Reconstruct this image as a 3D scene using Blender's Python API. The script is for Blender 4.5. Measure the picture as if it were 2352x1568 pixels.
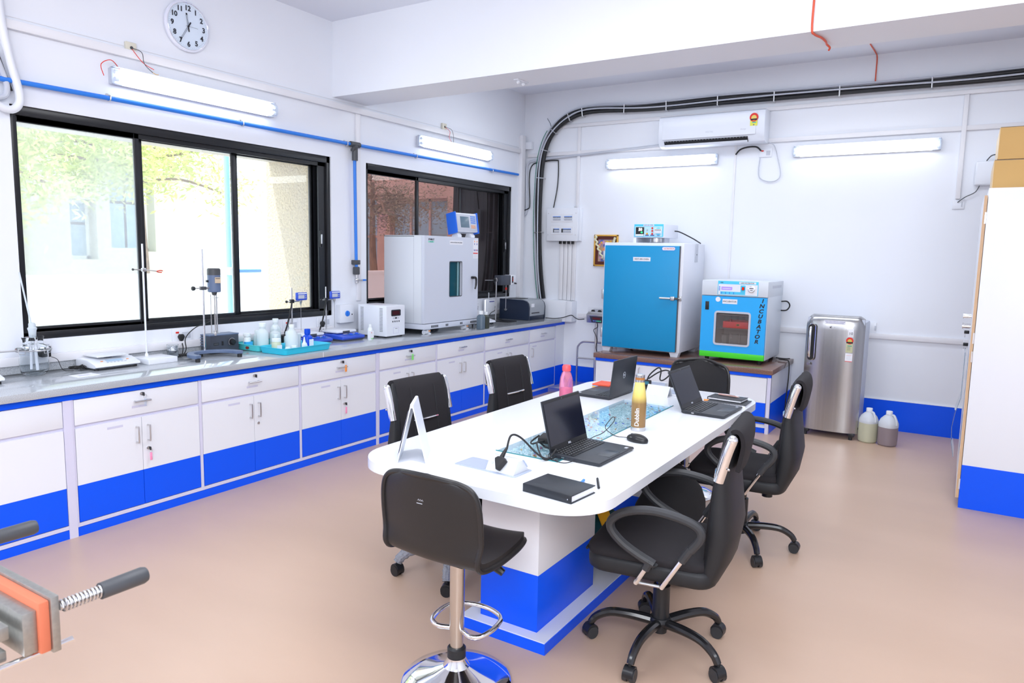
import bpy, bmesh, math, random
from mathutils import Matrix, Vector
from math import pi, sin, cos, radians as R
for o in list(bpy.data.objects): bpy.data.objects.remove(o)
SC = bpy.context.scene
COL = SC.collection
random.seed(7)

# ---------------------------------------------------------------- camera
cd = bpy.data.cameras.new('camera'); cam = bpy.data.objects.new('camera', cd); COL.objects.link(cam)
cd.sensor_width = 36; cd.lens = 25.287; cd.clip_start = .05; cd.clip_end = 200
cd.dof.use_dof = True; cd.dof.focus_distance = 3.7; cd.dof.aperture_fstop = 8.0
cam.matrix_world = Matrix(((0.8463267, -0.08125501, 0.52643018, 0), (0.53229444, 0.09219645, -0.84152388, 0),
                           (0.01984304, 0.99241999, 0.12127991, 1.6), (0, 0, 0, 1)))
SC.camera = cam
# ---------------------------------------------------------------- view, world, sun, large lights
SC.view_settings.view_transform = 'Standard'; SC.view_settings.look = 'None'
SC.view_settings.gamma = 1; SC.view_settings.use_curve_mapping = False
SC.view_settings.exposure = 0.56
w = bpy.data.worlds.new('world'); SC.world = w; w.use_nodes = True
bg = w.node_tree.nodes['Background']; bg.inputs[0].default_value = (.80, .90, 1, 1); bg.inputs[1].default_value = 2.8

def lamp(name, kind, loc, aim, energy, color=(1, 1, 1), size=(1, 1), ang=None):
    l = bpy.data.lights.new(name, kind); o = bpy.data.objects.new(name, l); COL.objects.link(o)
    o.location = loc; o.rotation_euler = (Vector(aim) - Vector(loc)).to_track_quat('-Z', 'Y').to_euler()
    l.energy = energy; l.color = color
    if kind == 'AREA': l.shape = 'RECTANGLE'; l.size, l.size_y = size
    if ang: l.angle = ang
    return o
lamp('sun', 'SUN', (-8, -4, 9), (-5.9, .6, 0), 5.0, (1, .96, .88), ang=R(.6))
lamp('added_ceiling_fill_a', 'AREA', (-2.6, -1.3, 3.40), (-2.6, -.5, 0), 88, (.86, .93, 1), (2.6, 1.6))  # unseen room fill added under the ceiling behind the camera
lamp('added_ceiling_fill_b', 'AREA', (1.2, -1.0, 3.40), (.8, 0, 0), 88, (.86, .93, 1), (2.6, 1.6))  # second added fill behind the camera, no fitting there
lamp('added_ceiling_fill_c', 'AREA', (-1.0, 2.6, 3.44), (-1.0, 2.6, 0), 44, (.93, .96, 1), (3.0, 1.2))  # fill added above the table, not a real ceiling fitting
lamp('added_ceiling_fill_d', 'AREA', (-1.7, 6.2, 3.44), (-1.7, 6.2, 0), 30, (.88, .94, 1), (4.4, .7))  # added fill that lifts the back wall, not a real fitting
lamp('bounced_flash', 'AREA', (.9, -1.6, 2.7), (-1.6, 4.5, 2.1), 62, (.93, .96, 1), (2.0, 1.2))

# ---------------------------------------------------------------- materials
MATS = {}
def mat(name, col=(.8, .8, .8), rough=.5, metal=0, spec=.5, trans=0, ior=1.45, emit=None, es=1, noise=None, bump=None, coat=0, alpha=1):
    m = bpy.data.materials.new(name); m.use_nodes = True; nt = m.node_tree; b = nt.nodes['Principled BSDF']
    b.inputs['Base Color'].default_value = (*col, 1); b.inputs['Roughness'].default_value = rough
    b.inputs['Metallic'].default_value = metal; b.inputs['Specular IOR Level'].default_value = spec
    b.inputs['Transmission Weight'].default_value = trans; b.inputs['IOR'].default_value = ior
    b.inputs['Coat Weight'].default_value = coat; b.inputs['Alpha'].default_value = alpha
    if emit: b.inputs['Emission Color'].default_value = (*emit, 1); b.inputs['Emission Strength'].default_value = es
    tc = nt.nodes.new('ShaderNodeTexCoord')
    if noise:   # (scale, amount, [second colour], detail)
        sc, amt = noise[0], noise[1]; c2 = noise[2] if len(noise) > 2 else tuple(c * (1 - amt) for c in col)
        n = nt.nodes.new('ShaderNodeTexNoise'); n.inputs['Scale'].default_value = sc if not isinstance(sc, tuple) else 1
        n.inputs['Detail'].default_value = noise[3] if len(noise) > 3 else 3
        if isinstance(sc, tuple):
            mp = nt.nodes.new('ShaderNodeMapping'); mp.inputs['Scale'].default_value = sc
            nt.links.new(tc.outputs['Object'], mp.inputs[0]); nt.links.new(mp.outputs[0], n.inputs[0])
        else: nt.links.new(tc.outputs['Object'], n.inputs[0])
        r = nt.nodes.new('ShaderNodeValToRGB'); r.color_ramp.elements[0].position = .35; r.color_ramp.elements[1].position = .65
        r.color_ramp.elements[0].color = (*c2, 1); r.color_ramp.elements[1].color = (*col, 1)
        nt.links.new(n.outputs[0], r.inputs[0]); nt.links.new(r.outputs[0], b.inputs['Base Color'])
    if bump:
        n = nt.nodes.new('ShaderNodeTexNoise'); n.inputs['Scale'].default_value = bump[0]; n.inputs['Detail'].default_value = 4
        nt.links.new(tc.outputs['Object'], n.inputs[0])
        bp = nt.nodes.new('ShaderNodeBump'); bp.inputs['Strength'].default_value = bump[1]; bp.inputs['Distance'].default_value = bump[2] if len(bump) > 2 else .002
        nt.links.new(n.outputs[0], bp.inputs['Height']); nt.links.new(bp.outputs[0], b.inputs['Normal'])
    MATS[name] = m; return m
def glass_mat(name, tint, gloss=.03, haze=0, hazecol=(.8, .9, 1), rough=.0):
    m = bpy.data.materials.new(name); m.use_nodes = True; nt = m.node_tree; nt.nodes.clear()
    out = nt.nodes.new('ShaderNodeOutputMaterial'); t = nt.nodes.new('ShaderNodeBsdfTransparent'); t.inputs[0].default_value = (*tint, 1)
    g = nt.nodes.new('ShaderNodeBsdfGlossy'); g.inputs['Roughness'].default_value = rough; g.inputs[0].default_value = (1, 1, 1, 1)
    lw = nt.nodes.new('ShaderNodeLayerWeight'); lw.inputs[0].default_value = .5
    pw = nt.nodes.new('ShaderNodeMath'); pw.operation = 'POWER'; pw.inputs[1].default_value = 5; nt.links.new(lw.outputs['Facing'], pw.inputs[0])
    fr = nt.nodes.new('ShaderNodeMath'); fr.operation = 'MULTIPLY_ADD'; fr.inputs[1].default_value = .9; fr.inputs[2].default_value = gloss; nt.links.new(pw.outputs[0], fr.inputs[0])
    mx = nt.nodes.new('ShaderNodeMixShader'); nt.links.new(fr.outputs[0], mx.inputs[0])
    src = t
    if haze:
        d = nt.nodes.new('ShaderNodeBsdfDiffuse'); d.inputs[0].default_value = (*hazecol, 1)
        n = nt.nodes.new('ShaderNodeTexNoise'); n.inputs['Scale'].default_value = 2.2; n.inputs['Detail'].default_value = 5
        tc = nt.nodes.new('ShaderNodeTexCoord'); nt.links.new(tc.outputs['Object'], n.inputs[0])
        mr = nt.nodes.new('ShaderNodeMapRange'); mr.inputs[1].default_value = .3; mr.inputs[2].default_value = .75
        mr.inputs[3].default_value = haze * .4; mr.inputs[4].default_value = haze; nt.links.new(n.outputs[0], mr.inputs[0])
        m2 = nt.nodes.new('ShaderNodeMixShader'); nt.links.new(mr.outputs[0], m2.inputs[0])
        nt.links.new(t.outputs[0], m2.inputs[1]); nt.links.new(d.outputs[0], m2.inputs[2]); src = m2
    nt.links.new(src.outputs[0], mx.inputs[1]); nt.links.new(g.outputs[0], mx.inputs[2])
    nt.links.new(mx.outputs[0], out.inputs[0]); MATS[name] = m; return m
def emis(name, col, s):
    m = bpy.data.materials.new(name); m.use_nodes = True; nt = m.node_tree; nt.nodes.clear()
    out = nt.nodes.new('ShaderNodeOutputMaterial'); e = nt.nodes.new('ShaderNodeEmission')
    e.inputs[0].default_value = (*col, 1); e.inputs[1].default_value = s; nt.links.new(e.outputs[0], out.inputs[0]); MATS[name] = m; return m

M_wall = mat('wall_paint', (.86, .89, .96), .6, bump=(60, .06, .001), noise=(1.1, .02))
M_ceil = mat('ceiling_paint', (.80, .83, .93), .7)
M_floor = mat('floor_vinyl', (.60, .425, .32), .34, spec=.45, noise=((.55, 1.7, 1), .05, (.555, .39, .29), 5), bump=(90, .03, .001))
M_white = mat('white_laminate', (.84, .86, .92), .35)
M_lav = mat('lavender_carcass', (.70, .69, .86), .5)
M_blue = mat('blue_laminate', (.002, .10, .95), .34, spec=.35)
M_granite = mat('grey_granite', (.60, .63, .67), .09, spec=.9, noise=(420, .3, (.28, .30, .33), 2))
M_brown = mat('brown_granite', (.30, .17, .13), .15, spec=.7, noise=(200, .3, (.14, .07, .055), 2))
M_black = mat('black_paint', (.012, .013, .016), .28)
M_plastic = mat('white_plastic', (.82, .85, .92), .3)
M_pgrey = mat('pale_grey_plastic', (.55, .58, .66), .4)
M_trunk = mat('trunking_pvc', (.82, .82, .86), .35)
M_cream = mat('cream_plastic', (.74, .71, .60), .4)
M_bpipe = mat('blue_pipe', (.03, .22, .80), .3)
M_dgrey = mat('dark_grey', (.07, .075, .085), .4)
M_rub = mat('black_rubber', (.02, .02, .022), .6)
M_blk = mat('black_plastic', (.015, .016, .019), .35)
M_steel = mat('stainless_steel', (.62, .62, .63), .28, 1)
M_chrome = mat('chrome', (.85, .86, .88), .08, 1)
M_red = mat('red_plastic', (.75, .03, .02), .4)
M_orange = mat('orange_plastic', (.95, .32, .06), .4)
M_green = mat('green_plastic', (.25, .85, .18), .4)
M_pink = mat('pink_plastic', (1, .33, .55), .4)
M_paper = mat('white_paper', (.85, .86, .92), .6)
M_label = mat('label_lilac', (.64, .64, .80), .6)
M_ink = mat('black_ink', (.02, .02, .03), .6)
M_blueink = mat('navy_ink', (.05, .06, .35), .6)
M_tube = emis('lit_tube', (.93, .97, 1), 9)
M_diff = emis('lit_diffuser', (.93, .97, 1), 4.2)
M_clear = glass_mat('clear_plastic', (.90, .93, .97), haze=.15)
M_glass = mat('lab_glass', (.95, .98, 1), .02, trans=1, ior=1.2)

# ---------------------------------------------------------------- mesh builder
class MB:
    def __init__(s): s.bm = bmesh.new(); s.mats = []; s.M = Matrix()
    def mi(s, m):
        if m not in s.mats: s.mats.append(m)
        return s.mats.index(m)
    def add(s, tmp, m=None, M=None):
        T = s.M @ (M or Matrix()); vs = {}
        for v in tmp.verts: vs[v] = s.bm.verts.new(T @ v.co)
        flip = T.determinant() < 0
        for f in tmp.faces:
            l = [vs[v] for v in f.verts]
            if flip: l.reverse()
            try: nf = s.bm.faces.new(l)
            except ValueError: continue
            nf.material_index = s.mi(m) if m else 0
        tmp.free(); return s
    def raw(s, verts, faces, m):
        T = s.M; i = s.mi(m); vs = [s.bm.verts.new(T @ Vector(v)) for v in verts]
        for f in faces:
            l = [vs[k] for k in f]
            if T.determinant() < 0: l.reverse()
            try: nf = s.bm.faces.new(l); nf.material_index = i
            except ValueError: pass
        return s
    def box(s, a, b, m, bev=0, seg=2, M=None):
        t = bmesh.new(); bmesh.ops.create_cube(t, size=1)
        c = [(a[i] + b[i]) / 2 for i in range(3)]; d = [abs(b[i] - a[i]) for i in range(3)]
        for v in t.verts: v.co = Vector([c[i] + v.co[i] * d[i] for i in range(3)])
        if bev: bmesh.ops.bevel(t, geom=t.edges[:], offset=min(bev, min(d) * .49), segments=seg, affect='EDGES', profile=.5)
        return s.add(t, m, M)
    def tube(s, pts, r, m, seg=10, closed=False, cap=True):
        pts = [Vector(p) for p in pts]; n = len(pts); rr = r if isinstance(r, (list, tuple)) else [r] * n
        verts = []; faces = []; prev = None
        for i, p in enumerate(pts):
            if closed: d = pts[(i + 1) % n] - pts[i - 1]
            else: d = pts[min(i + 1, n - 1)] - pts[max(i - 1, 0)]
            if d.length < 1e-9: d = Vector((0, 0, 1))
            d.normalize()
            if prev is None: u = d.orthogonal().normalized()
            else:
                u = prev - d * prev.dot(d)
                u = u.normalized() if u.length > 1e-6 else d.orthogonal().normalized()
            prev = u; v = d.cross(u)
            for k in range(seg):
                a = 2 * pi * k / seg; verts.append(p + (u * cos(a) + v * sin(a)) * rr[i])
        for i in range(n if closed else n - 1):
            j = (i + 1) % n
            for k in range(seg):
                k2 = (k + 1) % seg; faces.append((i * seg + k, i * seg + k2, j * seg + k2, j * seg + k))
        if cap and not closed:
            faces.append(tuple(reversed(range(seg)))); faces.append(tuple(range((n - 1) * seg, n * seg)))
        return s.raw(verts, faces, m)
    def cyl(s, p0, p1, r, m, seg=20, r1=None): return s.tube([p0, p1], [r, r if r1 is None else r1], m, seg)
    def lathe(s, prof, m, c=(0, 0, 0), seg=28, axis='Z', sx=1, sy=1, pw=None):
        verts = []; faces = []; n = len(prof)
        for (r, z) in prof:
            for k in range(seg):
                a = 2 * pi * k / seg; ca, sa = cos(a), sin(a)
                if pw:
                    ca = math.copysign(abs(ca) ** pw, ca); sa = math.copysign(abs(sa) ** pw, sa)
                x, y = r * ca * sx, r * sa * sy
                p = (x, y, z) if axis == 'Z' else ((z, x, y) if axis == 'X' else (y, z, x))
                verts.append((c[0] + p[0], c[1] + p[1], c[2] + p[2]))
        for i in range(n - 1):
            for k in range(seg):
                k2 = (k + 1) % seg; faces.append((i * seg + k, i * seg + k2, (i + 1) * seg + k2, (i + 1) * seg + k))
        if prof[0][0] > 1e-5: faces.append(tuple(reversed(range(seg))))
        if prof[-1][0] > 1e-5: faces.append(tuple(range((n - 1) * seg, n * seg)))
        return s.raw(verts, faces, m)
    def sphere(s, c, r, m, seg=16, sc=(1, 1, 1)):
        t = bmesh.new(); bmesh.ops.create_uvsphere(t, u_segments=seg, v_segments=max(6, seg // 2), radius=r)
        for v in t.verts: v.co = Vector((v.co.x * sc[0] + c[0], v.co.y * sc[1] + c[1], v.co.z * sc[2] + c[2]))
        return s.add(t, m)
    def prism(s, out, h0, h1, m, plane='XY', bev=0, seg=3, M=None):
        # outline in plane, extruded along the third axis
        t = bmesh.new()
        def P(a, b, h): return {'XY': (a, b, h), 'XZ': (a, h, b), 'YZ': (h, a, b)}[plane]
        v0 = [t.verts.new(P(a, b, h0)) for a, b in out]; v1 = [t.verts.new(P(a, b, h1)) for a, b in out]; n = len(out)
        f0 = t.faces.new(list(reversed(v0))); f1 = t.faces.new(v1)
        for i in range(n): t.faces.new((v0[i], v0[(i + 1) % n], v1[(i + 1) % n], v1[i]))
        bmesh.ops.recalc_face_normals(t, faces=t.faces[:])
        if bev: bmesh.ops.bevel(t, geom=list({e for f in (f0, f1) for e in f.edges}), offset=bev, segments=seg, affect='EDGES', profile=.5)
        return s.add(t, m, M)
    def grid(s, P, m, thick=0, closed_u=False):
        # P[i][j] points; optional solidify along normals (thick)
        n, k = len(P), len(P[0]); t = bmesh.new(); V = [[t.verts.new(p) for p in row] for row in P]
        for i in range(n - 1 if not closed_u else n):
            for j in range(k - 1): t.faces.new((V[i][j], V[(i + 1) % n][j], V[(i + 1) % n][j + 1], V[i][j + 1]))
        if thick:
            bmesh.ops.recalc_face_normals(t, faces=t.faces[:]); bmesh.ops.solidify(t, geom=t.faces[:], thickness=thick)
        return s.add(t, m)
    def text(s, body, size, m, M, align='CENTER', shear=0, bold=0, ext=.0004, sx=1):
        c = bpy.data.curves.new('t', 'FONT'); c.body = body; c.size = size; c.align_x = align; c.align_y = 'CENTER'
        c.shear = shear; c.offset = bold; c.extrude = ext; c.resolution_u = 3
        o = bpy.data.objects.new('t', c); COL.objects.link(o)
        me = bpy.data.meshes.new_from_object(o); t = bmesh.new(); t.from_mesh(me)
        if sx != 1:
            for v in t.verts: v.co.x *= sx
        s.add(t, m, M)
        bpy.data.objects.remove(o); bpy.data.curves.remove(c); bpy.data.meshes.remove(me); return s
    def build(s, name, parent=None, loc=None, sharp=32):
        bmesh.ops.recalc_face_normals(s.bm, faces=s.bm.faces[:])
        bms = [s.bm]
        if parent and name in SPLIT: bms = split_bm(s.bm)
        first = None
        for b in bms:
            me = bpy.data.meshes.new(name); b.to_mesh(me); b.free()
            for m in s.mats: me.materials.append(m)
            for p in me.polygons: p.use_smooth = True
            me.set_sharp_from_angle(angle=R(sharp))
            o = bpy.data.objects.new(name, me); COL.objects.link(o)
            if parent: o.parent = parent
            if loc: o.location = loc
            first = first or o
        return first
SPLIT = {'foot', 'end_cover', 'tube', 'clip', 'key', 'button', 'knob', 'vent', 'clamp', 'caster', 'neck', 'dip_tube', 'side_tube', 'clip_jaw', 'breaker', 'screw', 'strap', 'leg', 'bracket',
         'arm_tube', 'handle_bar', 'armrest', 'hinge', 'lamp', 'case_side', 'shelf', 'flask', 'lock', 'port', 'panel_leg', 'duct', 'badge', 'label_mark', 'indicator', 'mulls', 'bolt', 'roller'}
def split_bm(bm, eps=.009):
    bm.verts.ensure_lookup_table(); n = len(bm.verts); comp = [-1] * n; c = 0
    for v in bm.verts:
        if comp[v.index] >= 0: continue
        st = [v]; comp[v.index] = c
        while st:
            a = st.pop()
            for e in a.link_edges:
                b = e.other_vert(a)
                if comp[b.index] < 0: comp[b.index] = c; st.append(b)
        c += 1
    lo = [[1e9] * 3 for _ in range(c)]; hi = [[-1e9] * 3 for _ in range(c)]
    for v in bm.verts:
        k = comp[v.index]
        for i in range(3): lo[k][i] = min(lo[k][i], v.co[i]); hi[k][i] = max(hi[k][i], v.co[i])
    par = list(range(c))
    def find(a):
        while par[a] != a: a = par[a]
        return a
    for a in range(c):
        for b in range(a + 1, c):
            if all(lo[a][i] - eps < hi[b][i] and lo[b][i] - eps < hi[a][i] for i in range(3)): par[find(a)] = find(b)
    roots = sorted({find(k) for k in range(c)})
    if len(roots) == 1: return [bm]
    out = []
    for r_ in roots:
        nb = bm.copy(); nb.verts.ensure_lookup_table()
        bmesh.ops.delete(nb, geom=[v for v in nb.verts if find(comp[v.index]) != r_], context='VERTS'); out.append(nb)
    bm.free(); return out
def tag(o, label=None, cat=None, group=None, kind=None):
    if label: o['label'] = label
    if cat: o['category'] = cat
    if group: o['group'] = group
    if kind: o['kind'] = kind
    return o
def thing(name, label, cat, loc=(0, 0, 0), rz=0, group=None, kind=None):
    o = bpy.data.objects.new(name, None); COL.objects.link(o); o.location = loc; o.rotation_euler = (0, 0, rz)
    o.empty_display_size = .1
    return tag(o, label, cat, group, kind)
def dup(root, loc, rz, label=None, group=None):
    def cp(o, par):
        c = o.copy(); COL.objects.link(c); c.parent = par
        for ch in list(o.children): cp(ch, c)
        return c
    r = cp(root, None); r.location = loc; r.rotation_euler = (0, 0, rz)
    if label: r['label'] = label
    if group: r['group'] = group
    return r
def rrect(x0, x1, y0, y1, r, n=6):
    o = []
    for cx, cy, a0 in ((x1 - r, y1 - r, 0), (x0 + r, y1 - r, 90), (x0 + r, y0 + r, 180), (x1 - r, y0 + r, 270)):
        for k in range(n + 1):
            a = R(a0 + 90 * k / n); o.append((cx + r * cos(a), cy + r * sin(a)))
    return o
def smooth(pts, k=6, closed=False):
    P = [Vector(p) for p in pts]; n = len(P); out = []
    for i in range(n if closed else n - 1):
        p0 = P[i - 1] if (i or closed) else P[0]; p1 = P[i]; p2 = P[(i + 1) % n]; p3 = P[(i + 2) % n] if (closed or i + 2 < n) else P[-1]
        for j in range(k):
            t = j / k; out.append(.5 * ((2 * p1) + (-p0 + p2) * t + (2 * p0 - 5 * p1 + 4 * p2 - p3) * t * t + (-p0 + 3 * p1 - 3 * p2 + p3) * t ** 3))
    if not closed: out.append(P[-1])
    return out
# frames that put text upright on a face: FX faces +x (reads towards +y), FY faces -y (reads towards +x), FZ lies flat
def FX(x, y, z): return Matrix.Translation((x, y, z)) @ Matrix(((0, 0, 1, 0), (1, 0, 0, 0), (0, 1, 0, 0), (0, 0, 0, 1)))
def FY(x, y, z): return Matrix.Translation((x, y, z)) @ Matrix.Rotation(R(90), 4, 'X')
def rot(ax, deg, p=(0, 0, 0)): return Matrix.Translation(p) @ Matrix.Rotation(R(deg), 4, ax) @ Matrix.Translation(-Vector(p))

XW, YB, ZC, CT = -4.65, 7.63, 3.49, .845
# ================================================================ the room
def struct(name, mb, label=None): return tag(mb.build(name), label, None, None, 'structure')
struct('floor', MB().box((-4.65, -3.2, -.1), (3.3, YB, 0), M_floor))
struct('ceiling', MB().box((-4.9, -3.3, ZC), (3.5, 7.9, ZC + .15), M_ceil))
wl = MB()
W1 = (2.03, 4.47, 1.035, 2.385); W2 = (4.895, 7.365, 1.085, 2.385)
for y0, y1, z0, z1 in ((-3.3, W1[0], 0, ZC), (W1[0], W1[1], 0, W1[2]), (W1[0], W1[1], W1[3], ZC), (W1[1], W2[0], 0, ZC),
                       (W2[0], W2[1], 0, W2[2]), (W2[0], W2[1], W2[3], ZC), (W2[1], 7.9, 0, ZC)):
    wl.box((-4.88, y0, z0), (XW, y1, z1), M_wall)
struct('wall_left', wl)
struct('trim_2', MB().box((XW, .30, CT + .001), (XW + .018, 7.50, .893), MATS['grey_granite'], .001), 'grey granite skirting behind the worktop')
struct('wall_back', MB().box((XW, YB, 0), (3.3, YB + .2, ZC), M_wall).box((-2.115, YB - .012, .9), (-2.095, YB, 2.75), M_trunk))
struct('wall_right', MB().box((3.3, -3.3, 0), (3.5, 7.9, ZC), M_wall))
struct('wall_front', MB().box((-4.65, -3.3, 0), (3.3, -3.2, ZC), M_wall))
struct('trim_1', MB().box((XW, 4.50, 2.882), (3.3, 4.905, ZC), M_wall), 'deep white ceiling beam crossing the room')
struct('baseboard_back', MB().box((-4.03, YB - .015, 0), (3.3, YB, .285), M_blue).box((-3.9, YB - .017, .285), (3.3, YB, .289), M_white),
       'blue laminate band along the foot of the back wall')

def window(n, W, mulls, panes, gmat, label):
    y0, y1, z0, z1 = W; root = thing('window_%d' % n, None, None, (XW, (y0 + y1) / 2, z0), kind='structure'); root['label'] = label
    L = Matrix.Translation((-XW, -(y0 + y1) / 2, -z0))
    f = MB(); f.M = L
    xa, xb = XW - .115, XW - .012
    f.box((xa, y0, z1 - .055), (xb, y1, z1), M_black, .003); f.box((xa, y0, z0), (xb, y1, z0 + .045), M_black, .003)
    f.box((xa, y0, z0), (xb, y0 + .035, z1), M_black, .003); f.box((xa, y1 - .135, z0), (XW - .09, y1 - .03, z1), M_black); f.box((xa, y1 - .04, z0), (xb, y1, z1), M_black, .003)
    for k, dx in enumerate((.03, .06, .09)):
        f.box((XW - dx - .008, y0, z1 - .085 + .008 * k), (XW - dx, y1, z1 - .05), M_black); f.box((XW - dx - .008, y0, z0 + .04), (XW - dx, y1, z0 + .06), M_black)
        f.box((XW - dx - .008, y1 - .12 + .02 * k, z0), (XW - dx, y1 - .03, z1), M_black)
    f.build('frame', root)
    for k, (pa, pb, x) in enumerate(panes):
        s = MB(); s.M = L; x0, x1 = XW - x - .022, XW - x; t = .034
        za, zb = z0 + .03, z1 - .05
        s.box((x0, pa - t, za), (x1, pa, zb), M_black, .002); s.box((x0, pb, za), (x1, pb + t, zb), M_black, .002)
        s.box((x0, pa, za), (x1, pb, za + .045), M_black, .002); s.box((x0, pa, zb - .04), (x1, pb, zb), M_black, .002)
        so = s.build('sash', root)
        g = MB(); g.M = L; g.box((XW - x - .013, pa - .003, za + .043), (XW - x - .009, pb + .003, zb - .038), gmat[k]); g.build('pane', so)
    lk = MB(); lk.M = L; yl = y1 - .105
    lk.box((XW - .03, yl - .012, 1.62), (XW - .012, yl + .012, 1.76), M_black, .003).box((XW - .02, yl - .006, 1.65), (XW - .004, yl + .006, 1.73), M_steel, .003)
    lk.build('latch', root)
    return root
G_dusty = glass_mat('dusty_glass', (.90, .95, .97), haze=.48, hazecol=(.90, .95, .97))
G_plain = glass_mat('window_glass', (.93, .96, .96), haze=.18, hazecol=(.90, .95, 1))
G_tint = glass_mat('bronze_glass', (.46, .38, .38), haze=.05, hazecol=(.5, .45, .5))
window(1, W1, None, ((2.075, 2.765, .03), (2.835, 3.53, .06), (3.60, 4.315, .09)), (G_dusty, G_plain, G_plain), 'wide black framed window of three sliding panes above the counter')
window(2, W2, None, ((4.93, 5.635, .03), (5.71, 6.395, .06), (6.47, 7.22, .09)), (G_tint, G_tint, G_tint), 'smaller black framed window of dark panes behind the white chamber')
# ================================================================ outside
M_plaster = mat('rough_plaster', (.62, .50, .34), .9, bump=(45, 1, .03), noise=(60, .25))
M_concrete = mat('concrete', (.50, .46, .40), .9, noise=(3, .15))
M_beige = mat('beige_facade', (.62, .58, .46), .9, noise=(.8, .12))
M_pinkf = mat('pink_facade', (.56, .38, .33), .9, noise=(1.5, .2))
M_fglass = mat('facade_glass', (.25, .40, .52), .2)
M_bark = mat('bark', (.33, .22, .15), .9, noise=(12, .4))
M_leaf = mat('leaf', (.50, .58, .13), .6, noise=(1.2, .3, (.66, .70, .26)))
M_ground = mat('yard_ground', (.75, .73, .70), .9, noise=(2, .08))
M_whitew = mat('limewashed_wall', (.85, .85, .83), .9)
tag(MB().box((-30, -8, -.5), (-4.9, 26, -.4), M_ground).build('yard_ground'), 'sunlit pale yard outside the windows', 'ground', kind='structure')
tag(MB().box((-5.66, 4.60, -.4), (-4.88, 4.84, 3.6), M_plaster, .03).build('fin_wall'), 'rough beige plastered wall standing outside the rightmost pane', 'wall', kind='structure')
tag(MB().box((-5.6, 1.6, 2.40), (-4.88, 4.6, 2.5), M_concrete).build('window_canopy'), 'concrete canopy over the window outside', 'canopy', kind='structure')
tag(MB().box((-9.2, -2, -.4), (-9.0, 10.5, 1.235), M_whitew).box((-9.23, -2, 1.2), (-8.97, 10.5, 1.24), M_whitew).build('compound_wall'), 'low white sunlit compound wall outside', 'wall', kind='structure')
def facade(name, label, M, wall, rects, w, h, depth=.4, frame=None):
    root = thing(name, label, 'building', M.translation); Q = M.copy(); root.matrix_world = Q
    # wall with real openings cut as strips
    xs = sorted({0, w} | {a for r in rects for a in r[:2]}); zs = sorted({0, h} | {a for r in rects for a in r[2:]})
    mb = MB()
    for i in range(len(xs) - 1):
        for j in range(len(zs) - 1):
            cx, cz = (xs[i] + xs[i + 1]) / 2, (zs[j] + zs[j + 1]) / 2
            if any(r[0] < cx < r[1] and r[2] < cz < r[3] for r in rects): continue
            mb.box((xs[i], 0, zs[j]), (xs[i + 1], depth, zs[j + 1]), wall)
    mb.build('wall', root)
    for r in rects:
        f = MB(); t = .06
        f.box((r[0], .08, r[2]), (r[1], .14, r[2] + t), frame); f.box((r[0], .08, r[3] - t), (r[1], .14, r[3]), frame)
        f.box((r[0], .08, r[2]), (r[0] + t, .14, r[3]), frame); f.box((r[1] - t, .08, r[2]), (r[1], .14, r[3]), frame)
        n = max(1, round((r[1] - r[0]) / .55))
        for k in range(1, n): x = r[0] + (r[1] - r[0]) * k / n; f.box((x - .025, .08, r[2]), (x + .025, .13, r[3]), frame)
        zm = r[2] + (r[3] - r[2]) * .6; f.box((r[0], .08, zm - .025), (r[1], .13, zm + .025), frame)
        fo = f.build('window', root); MB().box((r[0], .12, r[2]), (r[1], .13, r[3]), M_fglass).build('pane', fo)
    return root
# beige block across the yard, facing the room (local x runs along world -y)
facade('beige_building', 'pale beige building with blue glass windows seen through the left panes', Matrix.Translation((-13.6, 9.0, -.4)) @ Matrix.Rotation(R(-90), 4, 'Z') @ Matrix.Scale(1, 4),
       M_beige, [(.85, 1.7, 1.9, 3.4), (1.95, 2.4, 1.75, 2.8), (3.7, 4.8, 1.6, 3.2)], 9.5, 4.1, frame=M_whitew)
facade('pink_building', 'pinkish building with large gridded windows seen through the dark panes', Matrix.Translation((-14.5, 13, -.4)), M_pinkf,
       [(1.1, 2.5, .9, 3.3), (2.9, 4.6, .9, 3.2), (5.0, 5.6, .9, 2.9)], 6.0, 5.2, frame=M_pinkf)
M_palep = mat('pale_blue_pipe', (.22, .50, .85), .5)  # paler blue for the outdoor pipe
tag(MB().cyl((-6.5, 4.81, -.4), (-6.5, 4.81, 4.2), .028, M_palep).box((-6.56, 4.77, 1.32), (-6.44, 4.85, 1.40), M_pgrey, .01).cyl((-6.5, 4.8, 1.36), (-6.5, 5.2, 1.36), .02, M_bpipe).build('water_pipe'),
    'pale blue upright pipe standing outside the middle pane', 'pipe')
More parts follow.
